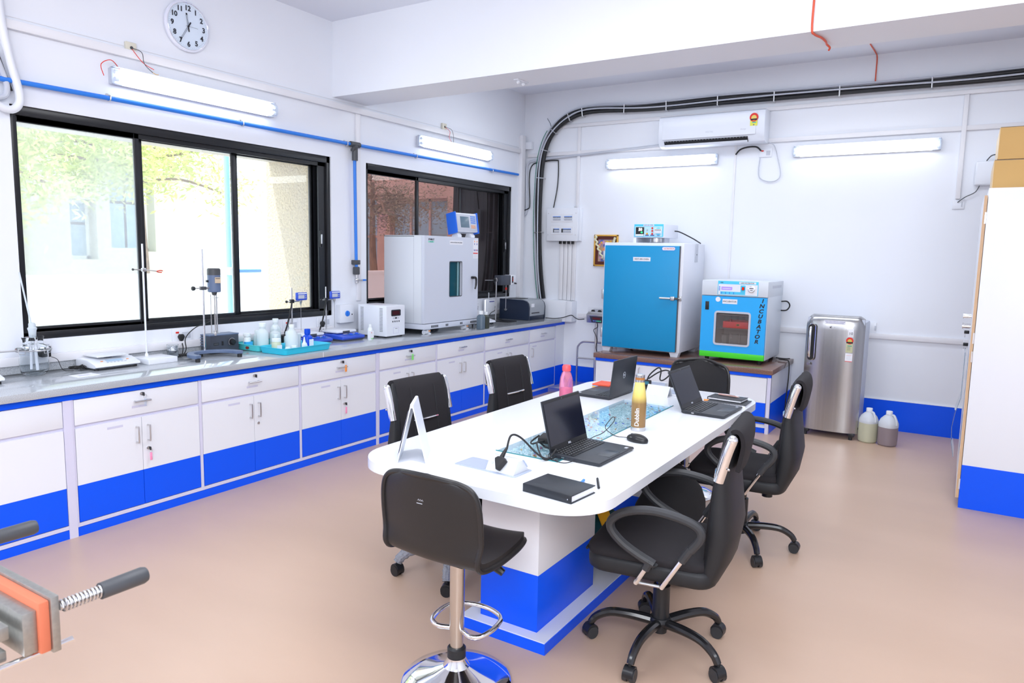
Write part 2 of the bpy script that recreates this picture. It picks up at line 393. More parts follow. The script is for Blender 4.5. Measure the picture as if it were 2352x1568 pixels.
def tree(label, base, h, crown, nleaf, rad, lsize, seed, leafmat=M_leaf):
    rnd = random.Random(seed); root = thing('tree', label, 'tree', base, group='trees in the yard')
    t = MB(); t.tube(smooth([(0, 0, 0), (.06, .05, h * .3), (-.05, .1, h * .6), (.05, 0, h)], 4), [.13 - .09 * i / 12 for i in range(13)], M_bark, 8)
    ends = []
    for k in range(14):
        a = rnd.uniform(0, 2 * pi); z = h * rnd.uniform(.72, 1.05); rr = rad * rnd.uniform(.5, .95)
        p = [(0, 0, z), (cos(a) * rr * .5, sin(a) * rr * .5, z + .1 * h * rnd.random()), (cos(a) * rr, sin(a) * rr, z + crown * rnd.uniform(-.3, .35))]
        t.tube(smooth(p, 4), .02, M_bark, 5); ends += [Vector(p[1]), Vector(p[2]), Vector(p[2])]
    t.build('trunk', root)
    f = MB(); vs = []; fs = []
    cl = [e + Vector((rnd.gauss(0, .3), rnd.gauss(0, .3), rnd.gauss(0, .25))) * rad * .5 for e in ends for _ in range(4)]
    for i in range(nleaf):
        c = rnd.choice(cl) + Vector((rnd.gauss(0, .17), rnd.gauss(0, .17), rnd.gauss(0, .14)))
        d = Vector((rnd.gauss(0, 1), rnd.gauss(0, 1), rnd.gauss(-.3, .6))).normalized(); u = d.orthogonal().normalized()
        u = (Matrix.Rotation(rnd.uniform(0, pi), 3, d) @ u); L = lsize * rnd.uniform(.7, 1.3); b = len(vs)
        vs += [c, c + d * L * .5 + u * L * .16, c + d * L, c + d * L * .5 - u * L * .16]; fs.append((b, b + 1, b + 2, b + 3))
    f.raw(vs, fs, leafmat); f.build('foliage', root)
tree('leafy green tree filling the upper left pane', (-10.6, 3.9, -.4), 3.9, .6, 9000, 1.5, .12, 3)
tree('slender green tree seen through the middle pane', (-10.9, 6.42, -.4), 4.1, .6, 8000, 1.4, .11, 5)
tree('shaded tree in front of the pinkish building', (-10.6, 11.3, -.4), 3.4, .8, 7000, 1.3, .065, 9, mat('dry_leaf', (.30, .25, .15), .7, noise=(1.2, .3)))
# curtain hung behind the far panes
M_curt = mat('brown_curtain', (.05, .038, .036), .9, noise=((1, 9, .4), .3))
cu = MB(); P = []
for i in range(61):
    y = 6.42 + .88 * i / 60; P.append([(-4.805 + .016 * sin(i * 1.05) + .006 * sin(i * .37), y - .05 * (1 - z0) * (i < 6), 1.10 + 1.24 * z0) for z0 in (0, .25, .5, .75, 1)])
cu.grid(P, M_curt, .003); tag(cu.build('curtain'), 'dark brown folded curtain behind the right panes of the far window', 'curtain')
# ================================================================ left wall fittings
def clamp_ring(mb, y, x, z, r):
    mb.tube([(x + r * cos(a), y, z + r * sin(a)) for a in [R(k * 30) for k in range(12)]], .0045, M_steel, 6, closed=True)
    mb.box((XW + .002, y - .006, z - .005), (x - r, y + .006, z + .03), M_steel)
# wall clock
ck = thing('wall_clock', 'round white wall clock with black numerals high on the window wall', 'clock', (XW, 3.145, 3.09))
M_face = mat('clock_face', (.74, .84, .97), .4); M_ckr = mat('clock_rim', (.78, .80, .92), .2)
MB().lathe([(.150, .0), (.163, .006), (.166, .024), (.160, .034), (.152, .036), (.148, .030), (.0, .030)], M_ckr, axis='X', seg=56).build('case', ck)
MB().tube([(.0355, .1515 * cos(R(6 * k)), .1515 * sin(R(6 * k))) for k in range(60)], .0022, M_chrome, 8, closed=True).build('rim', ck)
cf = MB().lathe([(.148, .0302), (.0, .0312)], M_face, axis='X', seg=56)
for h in range(12):
    a = R(90 - 30 * (h + 1)); cf.text(str(h + 1), .046, M_ink, FX(.0335, .117 * cos(a), .117 * sin(a)), bold=.0012, ext=.0004)
for k in range(60):
    a = R(6 * k); l = .008 if k % 5 == 0 else .005
    cf.tube([(.032, .141 * cos(a), .141 * sin(a)), (.032, (.141 - l) * cos(a), (.141 - l) * sin(a))], .0005, M_dgrey, 4)
cf.build('dial', ck)
def hand(name, deg, L, back, wd, x):
    m = MB(); Q = Matrix.Translation((x, 0, 0)) @ Matrix.Rotation(R(deg), 4, 'X')
    m.M = Q
    for s in (-1, 1): m.box((0, back, s * wd - .0008), (.0012, L, s * wd + .0008), M_ink)
    m.box((0, -.035, -.0045), (.0014, 0, .0045), M_ink, .001); m.box((0, L - .012, -wd - .0008), (.0012, L, wd + .0008), M_ink); m.build(name, ck)
hand('hour_hand', 98, .085, 0, .004, .034); hand('minute_hand', 238, .115, 0, .0035, .036)
MB().box((.038, -.02, -.0006), (.039, .07, .0006), M_dgrey).lathe([(.006, .033), (.006, .040), (0, .041)], M_ink, axis='X').build('second_hand', ck)

def tube_light(label, loc, rz, group=None):
    # local: runs along +x, back on y=0, front towards -y
    t = thing('tube_light', label, 'light', loc, rz, 'fluorescent tube fittings on the walls'); Lh = .635
    b = MB(); b.prism([(-.0, -.046), (-.028, -.052), (-.038, -.045), (-.038, .045), (-.028, .052), (0, .046)], -Lh + .01, Lh - .01, M_pgrey, 'YZ'); b.box((-Lh + .01, -.062, .0515), (Lh - .01, -.02, .0545), M_pgrey); b.build('base_tray', t)  # top flange added to keep the glow off the wall above
    d = MB()
    prof = [(-.036, -.050), (-.070, -.046), (-.088, -.030), (-.092, 0), (-.088, .030), (-.070, .046), (-.036, .050)]
    def sect(x, k): return [(x, -.036 + (p[0] + .036) * k, p[1] * (.6 + .4 * k)) for p in prof]
    d.grid([sect(x, k) for x, k in ((-Lh + .075, 1), (Lh - .075, 1))], M_diff)
    do = d.build('diffuser', t)
    e = MB()
    for s in (-1, 1):
        e.grid([sect(s * x, k) for x, k in ((Lh - .075, 1), (Lh - .03, 1), (Lh - .006, .82), (Lh, .4), (Lh, .0))], M_clear)
    e.build('end_cover', t)
    tb = MB()
    for z in (-.022, .022):
        tb.cyl((-Lh + .04, -.058, z), (Lh - .04, -.058, z), .013, M_tube, 14)
        for s in (-1, 1): tb.cyl((s * (Lh - .04), -.058, z), (s * (Lh - .018), -.058, z), .014, M_plastic, 14)
    tb.build('tube', t)
    c = MB()
    for k in range(5):
        x = -Lh + .15 + k * (2 * Lh - .3) / 4
        c.box((x - .02, -.052, .044), (x + .02, -.03, .056), M_pgrey, .003)
    c.build('clip', t)
    return t
ta = tube_light('lit tube fitting above the wide window, longest in view', (XW, 3.225, 2.655), R(90))
dup(ta, (XW, 6.215, 2.672), R(90), 'lit tube fitting above the smaller window')
dup(ta, (-2.905, YB, 2.615), 0, 'lit tube fitting on the back wall under the air conditioner')
dup(ta, (-.905, YB, 2.645), 0, 'lit tube fitting on the back wall right of the air conditioner')

# trunking and pipes on the window wall
tag(MB().box((XW, 1.2, 2.79), (XW + .03, 7.50, 2.84), M_trunk, .003).box((XW, 1.2, 2.86), (XW + .004, 7.5, 2.864), M_trunk).build('cable_trunking'), 'long white trunking above the windows on the left wall', 'trunking')
tag(MB().box((XW, 4.76, 1.15), (XW + .018, 4.81, 2.79), M_trunk, .002).build('cable_trunking'), 'upright white trunking between the two windows', 'trunking')
tag(MB().box((XW, 7.50, 1.05), (XW + .05, 7.58, 3.0), M_trunk, .003).build('cable_trunking'), 'upright white trunking in the corner of the two walls', 'trunking')
tag(MB().box((XW, 1.2, .895), (XW + .035, 4.45, .945), M_trunk, .004).box((XW, 4.95, .895), (XW + .035, 7.45, .945), M_trunk, .004).build('cable_trunking'), 'low white trunking along the back of the grey counter', 'trunking')
ap = thing('air_pipe', 'bright blue air pipe running along the window wall with a drop', 'pipe', (XW, 4.715, 2.51))
P = MB(); P.M = Matrix.Translation((-XW, -4.715, -2.51))
px = XW + .035
P.tube([(px, 1.2, 2.497), (px, 2.6, 2.512), (px, 4.6, 2.516), (px, 7.44, 2.535)], .0145, M_bpipe, 12); P.build('pipe', ap)
P = MB(); P.M = Matrix.Translation((-XW, -4.715, -2.51)); P.cyl((px, 4.715, 2.48), (px, 4.73, 1.44), .0135, M_bpipe, 12); P.build('drop_pipe', ap)
P = MB(); P.M = Matrix.Translation((-XW, -4.715, -2.51))
px += .006; P.cyl((px, 4.66, 2.516), (px, 4.77, 2.517), .024, M_dgrey, 12); P.cyl((px, 4.715, 2.51), (px, 4.715, 2.38), .026, M_dgrey, 12); P.cyl((px + .02, 4.70, 2.50), (px - .012, 4.70, 2.46), .022, M_dgrey, 10); px -= .006
P.build('tee_fitting', ap)
P = MB(); P.M = Matrix.Translation((-XW, -4.715, -2.51))
for y in (2.58, 3.56, 4.62, 5.55, 6.88): clamp_ring(P, y, px, 2.512 + .006 * (y > 5), .018)
P.build('clamp', ap)
P = MB(); P.M = Matrix.Translation((-XW, -4.715, -2.51))
P.box((XW + .002, 4.70, 1.475), (px + .022, 4.76, 1.515), M_dgrey, .004); P.box((px - .022, 4.705, 1.385), (px + .022, 4.755, 1.455), M_dgrey, .008); P.build('bracket', ap)
P = MB(); P.M = Matrix.Translation((-XW, -4.715, -2.51))
P.sphere((px + .005, 4.73, 1.34), .02, M_steel); P.cyl((px + .005, 4.73, 1.385), (px + .005, 4.73, 1.31), .014, M_steel); P.cyl((px + .005, 4.74, 1.34), (px + .005, 4.80, 1.335), .007, M_steel)
P.box((px - .003, 4.79, 1.327), (px + .01, 4.85, 1.343), M_bpipe, .005); P.build('valve', ap)

def junction(name, label, loc, rz, wires):
    t = thing(name, label, 'junction box', loc, rz)
    MB().box((-.035, -.022, -.035), (.035, 0, .035), M_cream, .004).cyl((0, -.022, 0), (0, -.026, 0), .01, M_dgrey, 10).build('box', t)
    for i, (pts, m) in enumerate(wires): MB().tube(smooth(pts, 6), .0022, m, 5).build('wire', t)
junction('junction_box', 'cream junction box with loose wires above the left end of the nearer tube fitting', (XW, 2.745, 2.855), R(90),
         [([(0, -.02, 0), (.05, -.05, -.02), (.06, -.06, -.09), (.12, -.05, -.13)], M_dgrey), ([(0, -.02, 0), (.03, -.05, -.06), (.07, -.05, -.09), (.13, -.05, -.11)], M_red),
          ([(.12, -.05, -.13), (.14, -.05, -.137), (.16, -.05, -.135)], mat('yellow_cap', (.85, .5, .1), .4))])
junction('junction_box', 'cream junction box with thin wires above the tube fitting over the smaller window', (XW, 6.02, 2.87), R(90),
         [([(0, -.02, 0), (.08, -.05, -.02), (.10, -.06, -.09), (.11, -.05, -.14)], M_dgrey), ([(0, -.02, 0), (.05, -.05, -.04), (.04, -.05, -.1), (.08, -.05, -.14)], M_red)])
tag(MB().tube(smooth([(XW + .03, 2.66, 2.70), (XW + .06, 2.59, 2.74), (XW + .07, 2.52, 2.70), (XW + .05, 2.545, 2.64)], 6), .0025, M_red, 6).build('wire'), 'thin red wire looping round the left end of the nearer tube fitting', 'wire')
# insulated pipes at the far left
rp = thing('refrigerant_pipe', 'white wrapped pipes hooked over the left corner of the wide window', 'pipe', (XW, 2.03, 2.6))
Q = Matrix.Translation((-XW, -2.03, -2.6))
m = MB(); m.M = Q; m.tube(smooth([(XW + .04, 1.985, 3.0), (XW + .04, 2.00, 2.80), (XW + .045, 2.03, 2.60), (XW + .045, 2.06, 2.47), (XW + .05, 2.06, 2.39), (XW + .05, 2.02, 2.345), (XW + .05, 1.95, 2.36), (XW + .05, 1.90, 2.42)], 6), .022, M_plastic, 12); m.build('wrapped_pipe', rp)
m = MB(); m.M = Q; m.tube(smooth([(XW + .03, 1.95, 2.66), (XW + .03, 1.98, 2.58), (XW + .03, 2.01, 2.48), (XW + .03, 2.00, 2.42), (XW + .03, 1.96, 2.40)], 6), .016, M_pgrey, 10)
m.tube(smooth([(XW + .03, 1.97, 2.66), (XW + .03, 2.0, 2.56), (XW + .03, 2.035, 2.45)], 5), .006, M_rub, 6); m.build('drain_pipe', rp)

# ================================================================ counter and cabinets
XC = -4.035
tag(MB().box((XW + .002, .30, .805), (-4.0, 7.50, CT), M_granite, .002).box((-4.0012, 3.748, .806), (-3.9995, 3.752, CT), M_paper).build('worktop'), 'long polished grey granite worktop under the windows', 'worktop')
def handle_v(mb, y, z0, z1, x): mb.tube(smooth([(x, y, z0), (x + .020, y, z0), (x + .026, y, z0 + .006), (x + .026, y, z1 - .006), (x + .020, y, z1), (x, y, z1)], 3), .0045, M_steel, 8)
def handle_h(mb, y0, y1, z, x):
    mb.cyl((x + .024, y0, z), (x + .024, y1, z), .0055, M_steel, 10)
    for y in (y0 + .012, y1 - .012): mb.cyl((x, y, z), (x + .024, y, z), .005, M_steel, 8)
def lock(par, y, z, x, L, key=True):
    m = MB(); m.M = L; m.cyl((x, y, z), (x + .007, y, z), .009, M_steel, 14)
    if key: m.box((x + .007, y - .002, z - .004), (x + .016, y + .002, z + .004), M_steel); m.box((x + .014, y - .003, z - .011), (x + .034, y + .003, z + .011), M_blk, .004)
    m.build('lock', par)
def unit(y0, y1, label, doors=2, dlock=True, lockr=0, handles=True, post=0, stick=True):
    yc = (y0 + y1) / 2; t = thing('base_cabinet', label, 'cabinet', (XC, yc, 0), 0, 'base cabinets under the worktop'); L = Matrix.Translation((-XC, -yc, 0))
    c = MB(); c.M = L; g = .010
    c.box((XW + .02, y0, .052), (XC - .012, y1, .804), M_lav)
    c.box((XC - .02, y0, .768), (XC + .004, y1, .8045), M_blue); c.box((XC - .04, y0, 0), (XC - .001, y1, .05), M_blue); c.box((XC - .04, y0, .052), (XC - .002, y1, .074), M_lav)
    for ya, yb in ((y0, y0 + g), (y1 - g - post, y1)): c.box((XC - .02, ya, 0 if post and yb == y1 else .052), (XC - .001 + (.004 if post and yb == y1 else 0), yb, .768), M_lav)
    c.build('carcass', t)
    a, b = y0 + g + .003, y1 - g - post - .003
    d = MB(); d.M = L; d.box((XC - .02, a, .623), (XC, b, .764), M_white, .0015); do = d.build('drawer', t)
    if handles:
        h = MB(); h.M = L; ym = (a + b) / 2; handle_h(h, ym - .05, ym + .05, .703, XC); h.build('handle', do)
        if stick: s = MB(); s.M = L; s.box((XC, ym - .055, .664), (XC + .0006, ym + .035, .677), M_label); s.build('label_strip', do)
        if dlock: lock(do, ym + .004, .744, XC, L)
    ym = (a + b) / 2; segs = [(a, ym - .0015), (ym + .0015, b)] if doors == 2 else [(a, b)]
    for i, (p, q) in enumerate(segs):
        d = MB(); d.M = L; d.box((XC - .02, p, .286), (XC, q, .604), M_white); d.box((XC - .02, p, .078), (XC, q, .2855), M_blue); do = d.build('door', t)
        if handles:
            h = MB(); h.M = L; yy = (q - .033 if i == 0 else p + .033) if doors == 2 else p + .04
            handle_v(h, yy, .460, .552, XC); h.build('handle', do)
            if i == 0 and stick: s = MB(); s.M = L; ys = q - .20 if doors == 2 else p + .06; s.box((XC, ys, .566), (XC + .0006, ys + .09, .579), M_label); s.build('label_strip', do)
            if i == 1 and lockr: lock(do, p + .03, .412, XC, L, lockr == 2)
    return t
unit(.30, 1.12, 'leftmost plain base cabinet under the worktop, no handles', handles=False)
unit(1.12, 1.972, 'white and blue base cabinet without handles, beside the wide post', doors=1, handles=False, post=.035)
unit(1.972, 2.745, 'base cabinet with a clear key tag above and a pink one on its door', lockr=2)
unit(2.745, 3.555, 'base cabinet with an empty round lock on its right door', lockr=1)
unit(3.555, 4.385, 'base cabinet with an orange tag hanging at its drawer', lockr=2, post=.022)
unit(4.385, 5.155, 'base cabinet with a green tag hanging at its drawer')
unit(5.155, 5.935, 'base cabinet under the dark bottles, no key in its drawer', dlock=False)
unit(5.935, 6.81, 'base cabinet behind the farther left office chair', dlock=False)
unit(6.81, 7.42, 'single door base cabinet at the corner end of the counter', doors=1, dlock=False)
tag(MB().box((XW + .02, 7.42, .288), (XC - .002, YB, .806), M_white).box((XW + .02, 7.42, 0), (XC - .002, YB, .288), M_blue).box((XC - .02, 7.42, .77), (XC + .004, YB, .806), M_blue).build('filler_panel'),
    'plain white and blue filler panel between the last cabinet and the back wall', 'panel')
def fob(label, y, z, m, zt=None, w=.014, h=.045):
    t = thing('key_tag', label, 'key tag', (XC, y, z)); zz = .012
    MB().tube([(.024, .010 * cos(a), -.006 + .012 * sin(a)) for a in [R(30 * k) for k in range(12)]], .0009, M_steel, 5, closed=True).build('ring', t)
    MB().box((.022, -w / 2, -.02 - h), (.029, w / 2, -.018), m, .003).build('tag', t)
fob('clear key tag hanging over the drawer handle below the balance', 2.372, .735, M_clear)
fob('pink key tag on the door lock of the cabinet below the balance', 2.393, .405, M_pink)
fob('orange key tag hanging from a drawer lock', 3.99, .735, M_orange, h=.05, w=.018)
fob('pink key tag on the door lock below the orange tag', 3.99, .405, M_pink, h=.05)
fob('green key tag hanging from a drawer lock', 4.787, .735, M_green, h=.05, w=.022)

# corner boxes on the back wall end
tag(MB().box((XW, 7.50, .812), (-3.955, YB, 1.06), M_plastic, .003).box((-3.953, 7.50, .815), (-3.875, YB, 1.055), M_plastic, .003).build('duct_box'), 'white low boxing behind the blue and grey printer', 'box')
def socket(label, loc, rz, w=.145, h=.09, red=True, plug=None, adapter=False):
    t = thing('socket_plate', label, 'socket', loc, rz)
    MB().box((-w / 2, -.012, -h / 2), (w / 2, 0, h / 2), M_plastic, .004).box((-w / 2 + .07, -.0128, -.025), (w / 2 - .015, -.011, .02), M_pgrey, .001).build('plate', t)
    if red: MB().box((-w / 2 + .022, -.016, .014), (-w / 2 + .045, -.011, .026), M_red, .001).build('switch', t)
    if plug is not None:
        p = thing('plug', None, None); bpy.data.objects.remove(p)
        g = MB(); g.prism([(-.018, 0), (-.022, .012), (-.012, .028), (.012, .028), (.022, .012), (.018, 0), (.008, -.018), (-.008, -.018)], -.036, -.012, M_rub, 'XZ', .004, M=Matrix.Translation((plug, 0, -.02)))
        g.cyl((plug, -.026, -.035), (plug, -.03, -.066), .005, M_rub, 8)
        q = g.build('plug'); q.parent = t
    return t
socket('white switched socket with the black adapter plugged in, behind the glass jar', (XW + .002, 2.10, .985), R(90), .15, .10)
socket('white socket with a black plug left of the grey stirrer box', (XW + .002, 3.035, .985), R(90), .15, .10, plug=-.02)
socket('white socket with a red switch behind the turquoise trays', (XW + .002, 4.00, .985), R(90), .15, .09, plug=-.01)
socket('white socket with a black plug below the corner of the wide window', (XW + .002, 4.36, .985), R(90), .15, .08, red=False, plug=-.03)
socket('white switched socket right of the chamber by the overhead stirrer', (XW + .002, 6.62, .985), R(90), .15, .09, plug=-.01)
# ================================================================ things on the counter
ad = thing('power_adapter', 'black mains adapter with a coiled lead in the socket beside the jar', 'adapter', (XW + .02, 2.12, .965))
MB().box((0, -.032, -.03), (.055, .02, .035), M_rub, .004).build('body', ad)
pts = [(.05, .02, -.03), (.06, .05, -.05), (.08, .06, -.10), (.11, .07, -.116), (.14, .10, -.116)]
MB().tube(smooth(pts, 6), .0018, M_rub, 6).build('lead', ad)
co = MB(); rr = random.Random(4); cpts = []
for k in range(60):
    a = k * .9; cpts.append((.13 + .022 * sin(a) + .01 * rr.random(), .125 + .045 * cos(a * .97) * (.6 + .4 * rr.random()), -.108 + .02 * rr.random()))
co.tube(smooth(cpts, 2), .0017, M_rub, 5); co.cyl((.12, .14, -.098), (.10, .172, -.093), .005, M_rub, 8); co.build('coiled_lead', ad)
# glass reaction jar
jr = thing('glass_jar', 'clear glass reaction jar with a clamped multi-neck lid and white stoppers', 'jar', (-4.522, 2.02, CT))
M_frost = mat('frosted_stopper', (.80, .88, .95), .3, trans=.3)
MB().lathe([(.0, .002), (.05, .004), (.068, .022), (.073, .05), (.073, .140), (.088, .143), (.088, .150), (.070, .151), (.070, .05), (.064, .026), (.045, .009), (0, .006)], M_glass, seg=40).build('body', jr)
MB().lathe([(.070, .153), (.088, .153), (.088, .160), (.072, .168), (.05, .182), (.0, .190)], M_glass, seg=40).build('lid', jr)
nk = MB()
for dx, dy, h in ((0, 0, .235), (.012, -.045, .225), (-.01, .045, .225), (-.05, 0, .22)):
    nk.lathe([(.014, .175), (.014, h - .02), (.020, h)], M_glass, (dx, dy, 0), 18)
nk.build('neck', jr)
MB().lathe([(.012, .22), (.018, .232), (.021, .262), (.024, .268), (.024, .276), (.018, .28), (.018, .30), (.013, .306), (0, .306)], M_frost, (0, 0, 0), 18).build('stopper', jr)
MB().cyl((0, -.004, .30), (-.01, -.045, .595), .0045, M_frost, 10).build('thermometer', jr)
MB().cyl((.01, .012, .03), (.005, .008, .2), .008, M_plastic, 10).cyl((-.01, -.012, .035), (-.005, -.008, .2), .007, M_plastic, 10).build('dip_tube', jr)
cl = MB()
cl.tube([(.090 * cos(a), .090 * sin(a), .151 + .001 * (k % 2)) for k, a in enumerate([R(20 * j) for j in range(18)])], .0035, M_steel, 6, closed=True)
for a in (R(-60), R(20), R(100), R(180)): cl.tube([(.094 * cos(a - .2), .094 * sin(a - .2), .165), (.096 * cos(a - .2), .096 * sin(a - .2), .135), (.096 * cos(a + .2), .096 * sin(a + .2), .135), (.094 * cos(a + .2), .094 * sin(a + .2), .165)], .0016, M_steel, 5)
cl.tube([(.0, -.09, .152), (.005, -.2, .155), (.01, -.3, .155)], .005, M_steel, 8); cl.build('clamp_ring', jr)
# balances
def balance(label, loc, rz):
    t = thing('laboratory_balance', label, 'balance', loc, rz, 'white laboratory balances on the counter')
    M_b = M_plastic
    MB().prism([(-.115, .012), (-.118, .05), (-.10, .062), (.02, .060), (.112, .036), (.116, .022), (.09, .012)], -.14, .14, M_b, 'XZ', .006).build('body', t)
    MB().box((-.10, -.13, .004), (.09, .13, .013), M_dgrey, .002).build('base_plate', t)
    f = MB()
    for sx in (-.085, .08):
        for sy in (-.12, .12): f.lathe([(.013, 0), (.013, .012), (0, .012)], M_rub, (sx, sy, 0), 14)
    f.build('foot', t)
    MB().box((-.105, -.10, .072), (.055, .10, .080), mat('pan_steel%d' % len(MATS), (.85, .86, .88), .45, .6), .003).box((-.03, -.02, .058), (0, .02, .073), M_blk).build('weighing_pan', t)
    n = (0.024, 0, .092); s = MB(); s.M = Matrix.Translation((.066, 0, .0478)) @ Matrix.Rotation(R(14.5), 4, 'Y')
    s.box((-.018, -.05, .001), (.012, .05, .0022), mat('lcd_blue' + str(len(MATS)), (.45, .62, .80), .3)); s.build('display', t)
    k = MB(); k.M = Matrix.Translation((.066, 0, .0478)) @ Matrix.Rotation(R(14.5), 4, 'Y')
    for i in range(6): k.box((.022, -.06 + i * .022, .001), (.028, -.048 + i * .022, .0025), M_pgrey, .001)
    k.box((-.005, -.085, .001), (.004, -.07, .0025), M_orange, .001); k.box((-.005, .075, .001), (.004, .09, .0025), M_orange, .001); k.build('button', t)
    return t
bl = balance('white laboratory balance with a square steel pan on the grey counter', (-4.50, 2.435, CT), R(0))
dup(bl, (-4.46, 1.655, CT), 0, 'white laboratory balance cut off by the left edge of the view')
tag(MB().box((-.055, -.065, 0), (.055, .065, .0006), M_paper).box((-.02, -.035, .0006), (.015, .03, .0009), M_label).build('paper_note', loc=(-4.31, 2.19, CT)), 'small white paper with a printed mark in front of the balance', 'paper')
# burette stand
bs = thing('burette_stand', 'white plastic burette stand with a tall white rod and clip', 'lab stand', (-4.475, 2.725, CT))
MB().prism(rrect(-.095, .095, -.10, .10, .004), 0, .036, M_plastic, 'XY', .003).build('base', bs)
MB().lathe([(.012, .036), (.010, .05), (.006, .056), (.006, .77), (0, .771)], M_plastic, (-.06, -.02, 0), 14).build('rod', bs)
c = MB(); c.cyl((-.06, -.085, .605), (-.055, .03, .598), .0035, M_steel, 8); c.sphere((-.06, -.088, .605), .008, M_dgrey, 10); c.box((-.07, -.03, .592), (-.048, -.005, .614), M_steel, .003)
c.tube([(-.055, .03, .598), (-.05, .07, .592)], .004, M_steel, 8); c.build('clamp', bs)
c = MB()
for s in (-1, 1): c.tube(smooth([(-.05, .065, .592), (-.05 + s * .012, .085, .592 + s * .006), (-.05 + s * .004, .105, .590 + s * .005)], 4), .0035, M_red, 6)
c.build('clip_jaw', bs)
fb = thing('beaker', 'small glass beaker lined with crumpled foil behind the white stand base', 'beaker', (-4.565, 2.91, CT))
MB().lathe([(0, .002), (.034, .002), (.036, .006), (.036, .085), (.039, .09), (.035, .088), (.034, .006), (0, .005)], M_glass, seg=24).build('glass', fb)
M_foil = mat('foil', (.8, .8, .82), .25, 1, bump=(60, 1, .01))
MB().lathe([(0, .03), (.02, .034), (.031, .05), (.030, .07), (.032, .082), (.026, .086), (0, .084)], M_foil, seg=18).build('foil', fb)
# overhead stirrer with horseshoe base
st = thing('overhead_stirrer', 'blue grey motor stirrer on a chrome rod with horseshoe base and control box', 'stirrer', (-4.30, 3.05, CT))
M_bg = mat('blue_grey_paint', (.13, .18, .30), .35, bump=(300, .1, .0005)); M_bgd = mat('slate_paint', (.055, .065, .09), .4)
P = []
for k in range(25):
    a = R(78 + 204 * k / 24); P.append((.015 + .16 * cos(a), .165 * sin(a)))
out = [(x * 1.16 if abs(y) < .3 else x, y * 1.13) for x, y in P]; inn = [(x * .86, y * .84) for x, y in P]
MB().prism(out + list(reversed(inn)), .022, .045, M_bg, 'XY', .003).build('base', st)
f = MB()
for s in (-1, 1): f.lathe([(.016, 0), (.016, .022), (0, .022)], M_rub, (.045, s * .163, 0), 16)
f.lathe([(.012, 0), (.012, .022), (0, .022)], M_rub, (-.155, 0, 0), 14); f.build('foot', st)
MB().cyl((-.155, .03, .04), (-.155, .03, .745), .0075, M_chrome, 14).build('rod', st)
mo = MB(); mx, my = -.150, .115
mo.lathe([(0, .446), (.040, .446), (.044, .452), (.044, .565)], M_bg, (mx, my, 0), 30); mo.lathe([(.0445, .565), (.0445, .605), (.038, .612), (0, .613)], M_dgrey, (mx, my, 0), 30)
mo.lathe([(0, .42), (.014, .425), (.02, .446)], M_dgrey, (mx, my, 0), 20); mo.build('motor', st)
pl = MB(); pl.M = Matrix.Translation((mx, my, 0)) @ Matrix.Rotation(R(-25), 4, 'Z'); pl.box((.042, -.002, .51), (.047, .036, .55), mat('brass_plate', (.62, .50, .36), .4, .4)); pl.box((.047, .002, .54), (.0475, .032, .544), M_ink); pl.build('name_plate', st)
c = MB(); c.cyl((mx, my - .04, .475), (-.155, .0, .475), .008, M_steel, 10); c.box((-.17, .01, .463), (-.14, .05, .487), M_dgrey, .003); c.cyl((-.155, .01, .475), (-.155, -.035, .475), .004, M_steel); c.lathe([(0, -.055), (.014, -.052), (.016, -.045), (.014, -.035), (0, -.033)], M_blk, (-.155, 0, .475), 8, 'Y')
c.box((-.165, .06, .515), (-.15, .075, .53), M_blk); c.build('clamp', st)
h = MB()
for a in (0, 120, 240):
    h.cyl((mx + .025 * cos(R(a)), my + .025 * sin(R(a)), .43), (mx + .025 * cos(R(a)), my + .025 * sin(R(a)), .16), .003, M_steel, 8)
h.cyl((mx, my, .43), (mx, my, .14), .0045, M_steel, 10); h.lathe([(.030, .155), (.030, .160), (.012, .162), (.012, .175), (0, .175)], M_steel, (mx, my, 0), 20); h.lathe([(.03, .405), (.03, .408), (0, .41)], M_steel, (mx, my, 0), 20)
h.lathe([(0, .138), (.009, .14), (.009, .158)], M_steel, (mx, my, 0), 14); h.build('shaft', st)
cb = thing('stirrer_controller', 'slate grey control box with a large black dial beside the turquoise tray', 'controller', (-4.56, 3.275, CT))
MB().box((-.052, -.118, .004), (.06, .118, .135), M_bgd, .004).box((-.054, -.12, .128), (.062, .12, .137), M_bg, .003).build('case', cb)
d = MB(); d.lathe([(.030, .0605), (.030, .063), (0, .0632)], M_dgrey, (0, .058, .075), 36, 'X'); 
d.lathe([(.022, .061), (.022, .078), (.018, .085), (0, .085)], M_blk, (0, .058, .075), 24, 'X')
for k in range(30): a = R(-40 + 260 * k / 29); d.box((.0635, .058 + .028 * cos(a) - .001, .075 + .028 * sin(a) - .001), (.064, .058 + .028 * cos(a) + .001, .075 + .028 * sin(a) + .001), M_plastic)
d.build('dial', cb)
MB().box((.06, -.092, .06), (.0608, -.05, .078), M_blk).box((.0608, -.088, .064), (.0611, -.054, .074), M_dgrey).build('display', cb)
MB().box((.06, -.026, .056), (.066, -.014, .086), M_blk, .001).build('switch', cb)
v = MB()
for k in range(4): v.prism([(-.03 + .03 * cos(R(a)) * .7 - .01, .055 + .02 * k + .004 * sin(R(a))) for a in range(0, 360, 45)], -.1195, -.117, M_bg, 'XZ')
v.build('vent', cb)
cab = MB(); cab.tube(smooth([(mx - 4.30, my + 3.05, CT + .30), (-4.47, 3.14, CT + .24), (-4.52, 3.06, CT + .20), (-4.55, 3.0, CT + .13), (-4.55, 3.0, CT + .05), (-4.56, 2.98, CT + .01), (-4.54, 2.93, CT + .006)], 8), .0035, M_rub, 7)
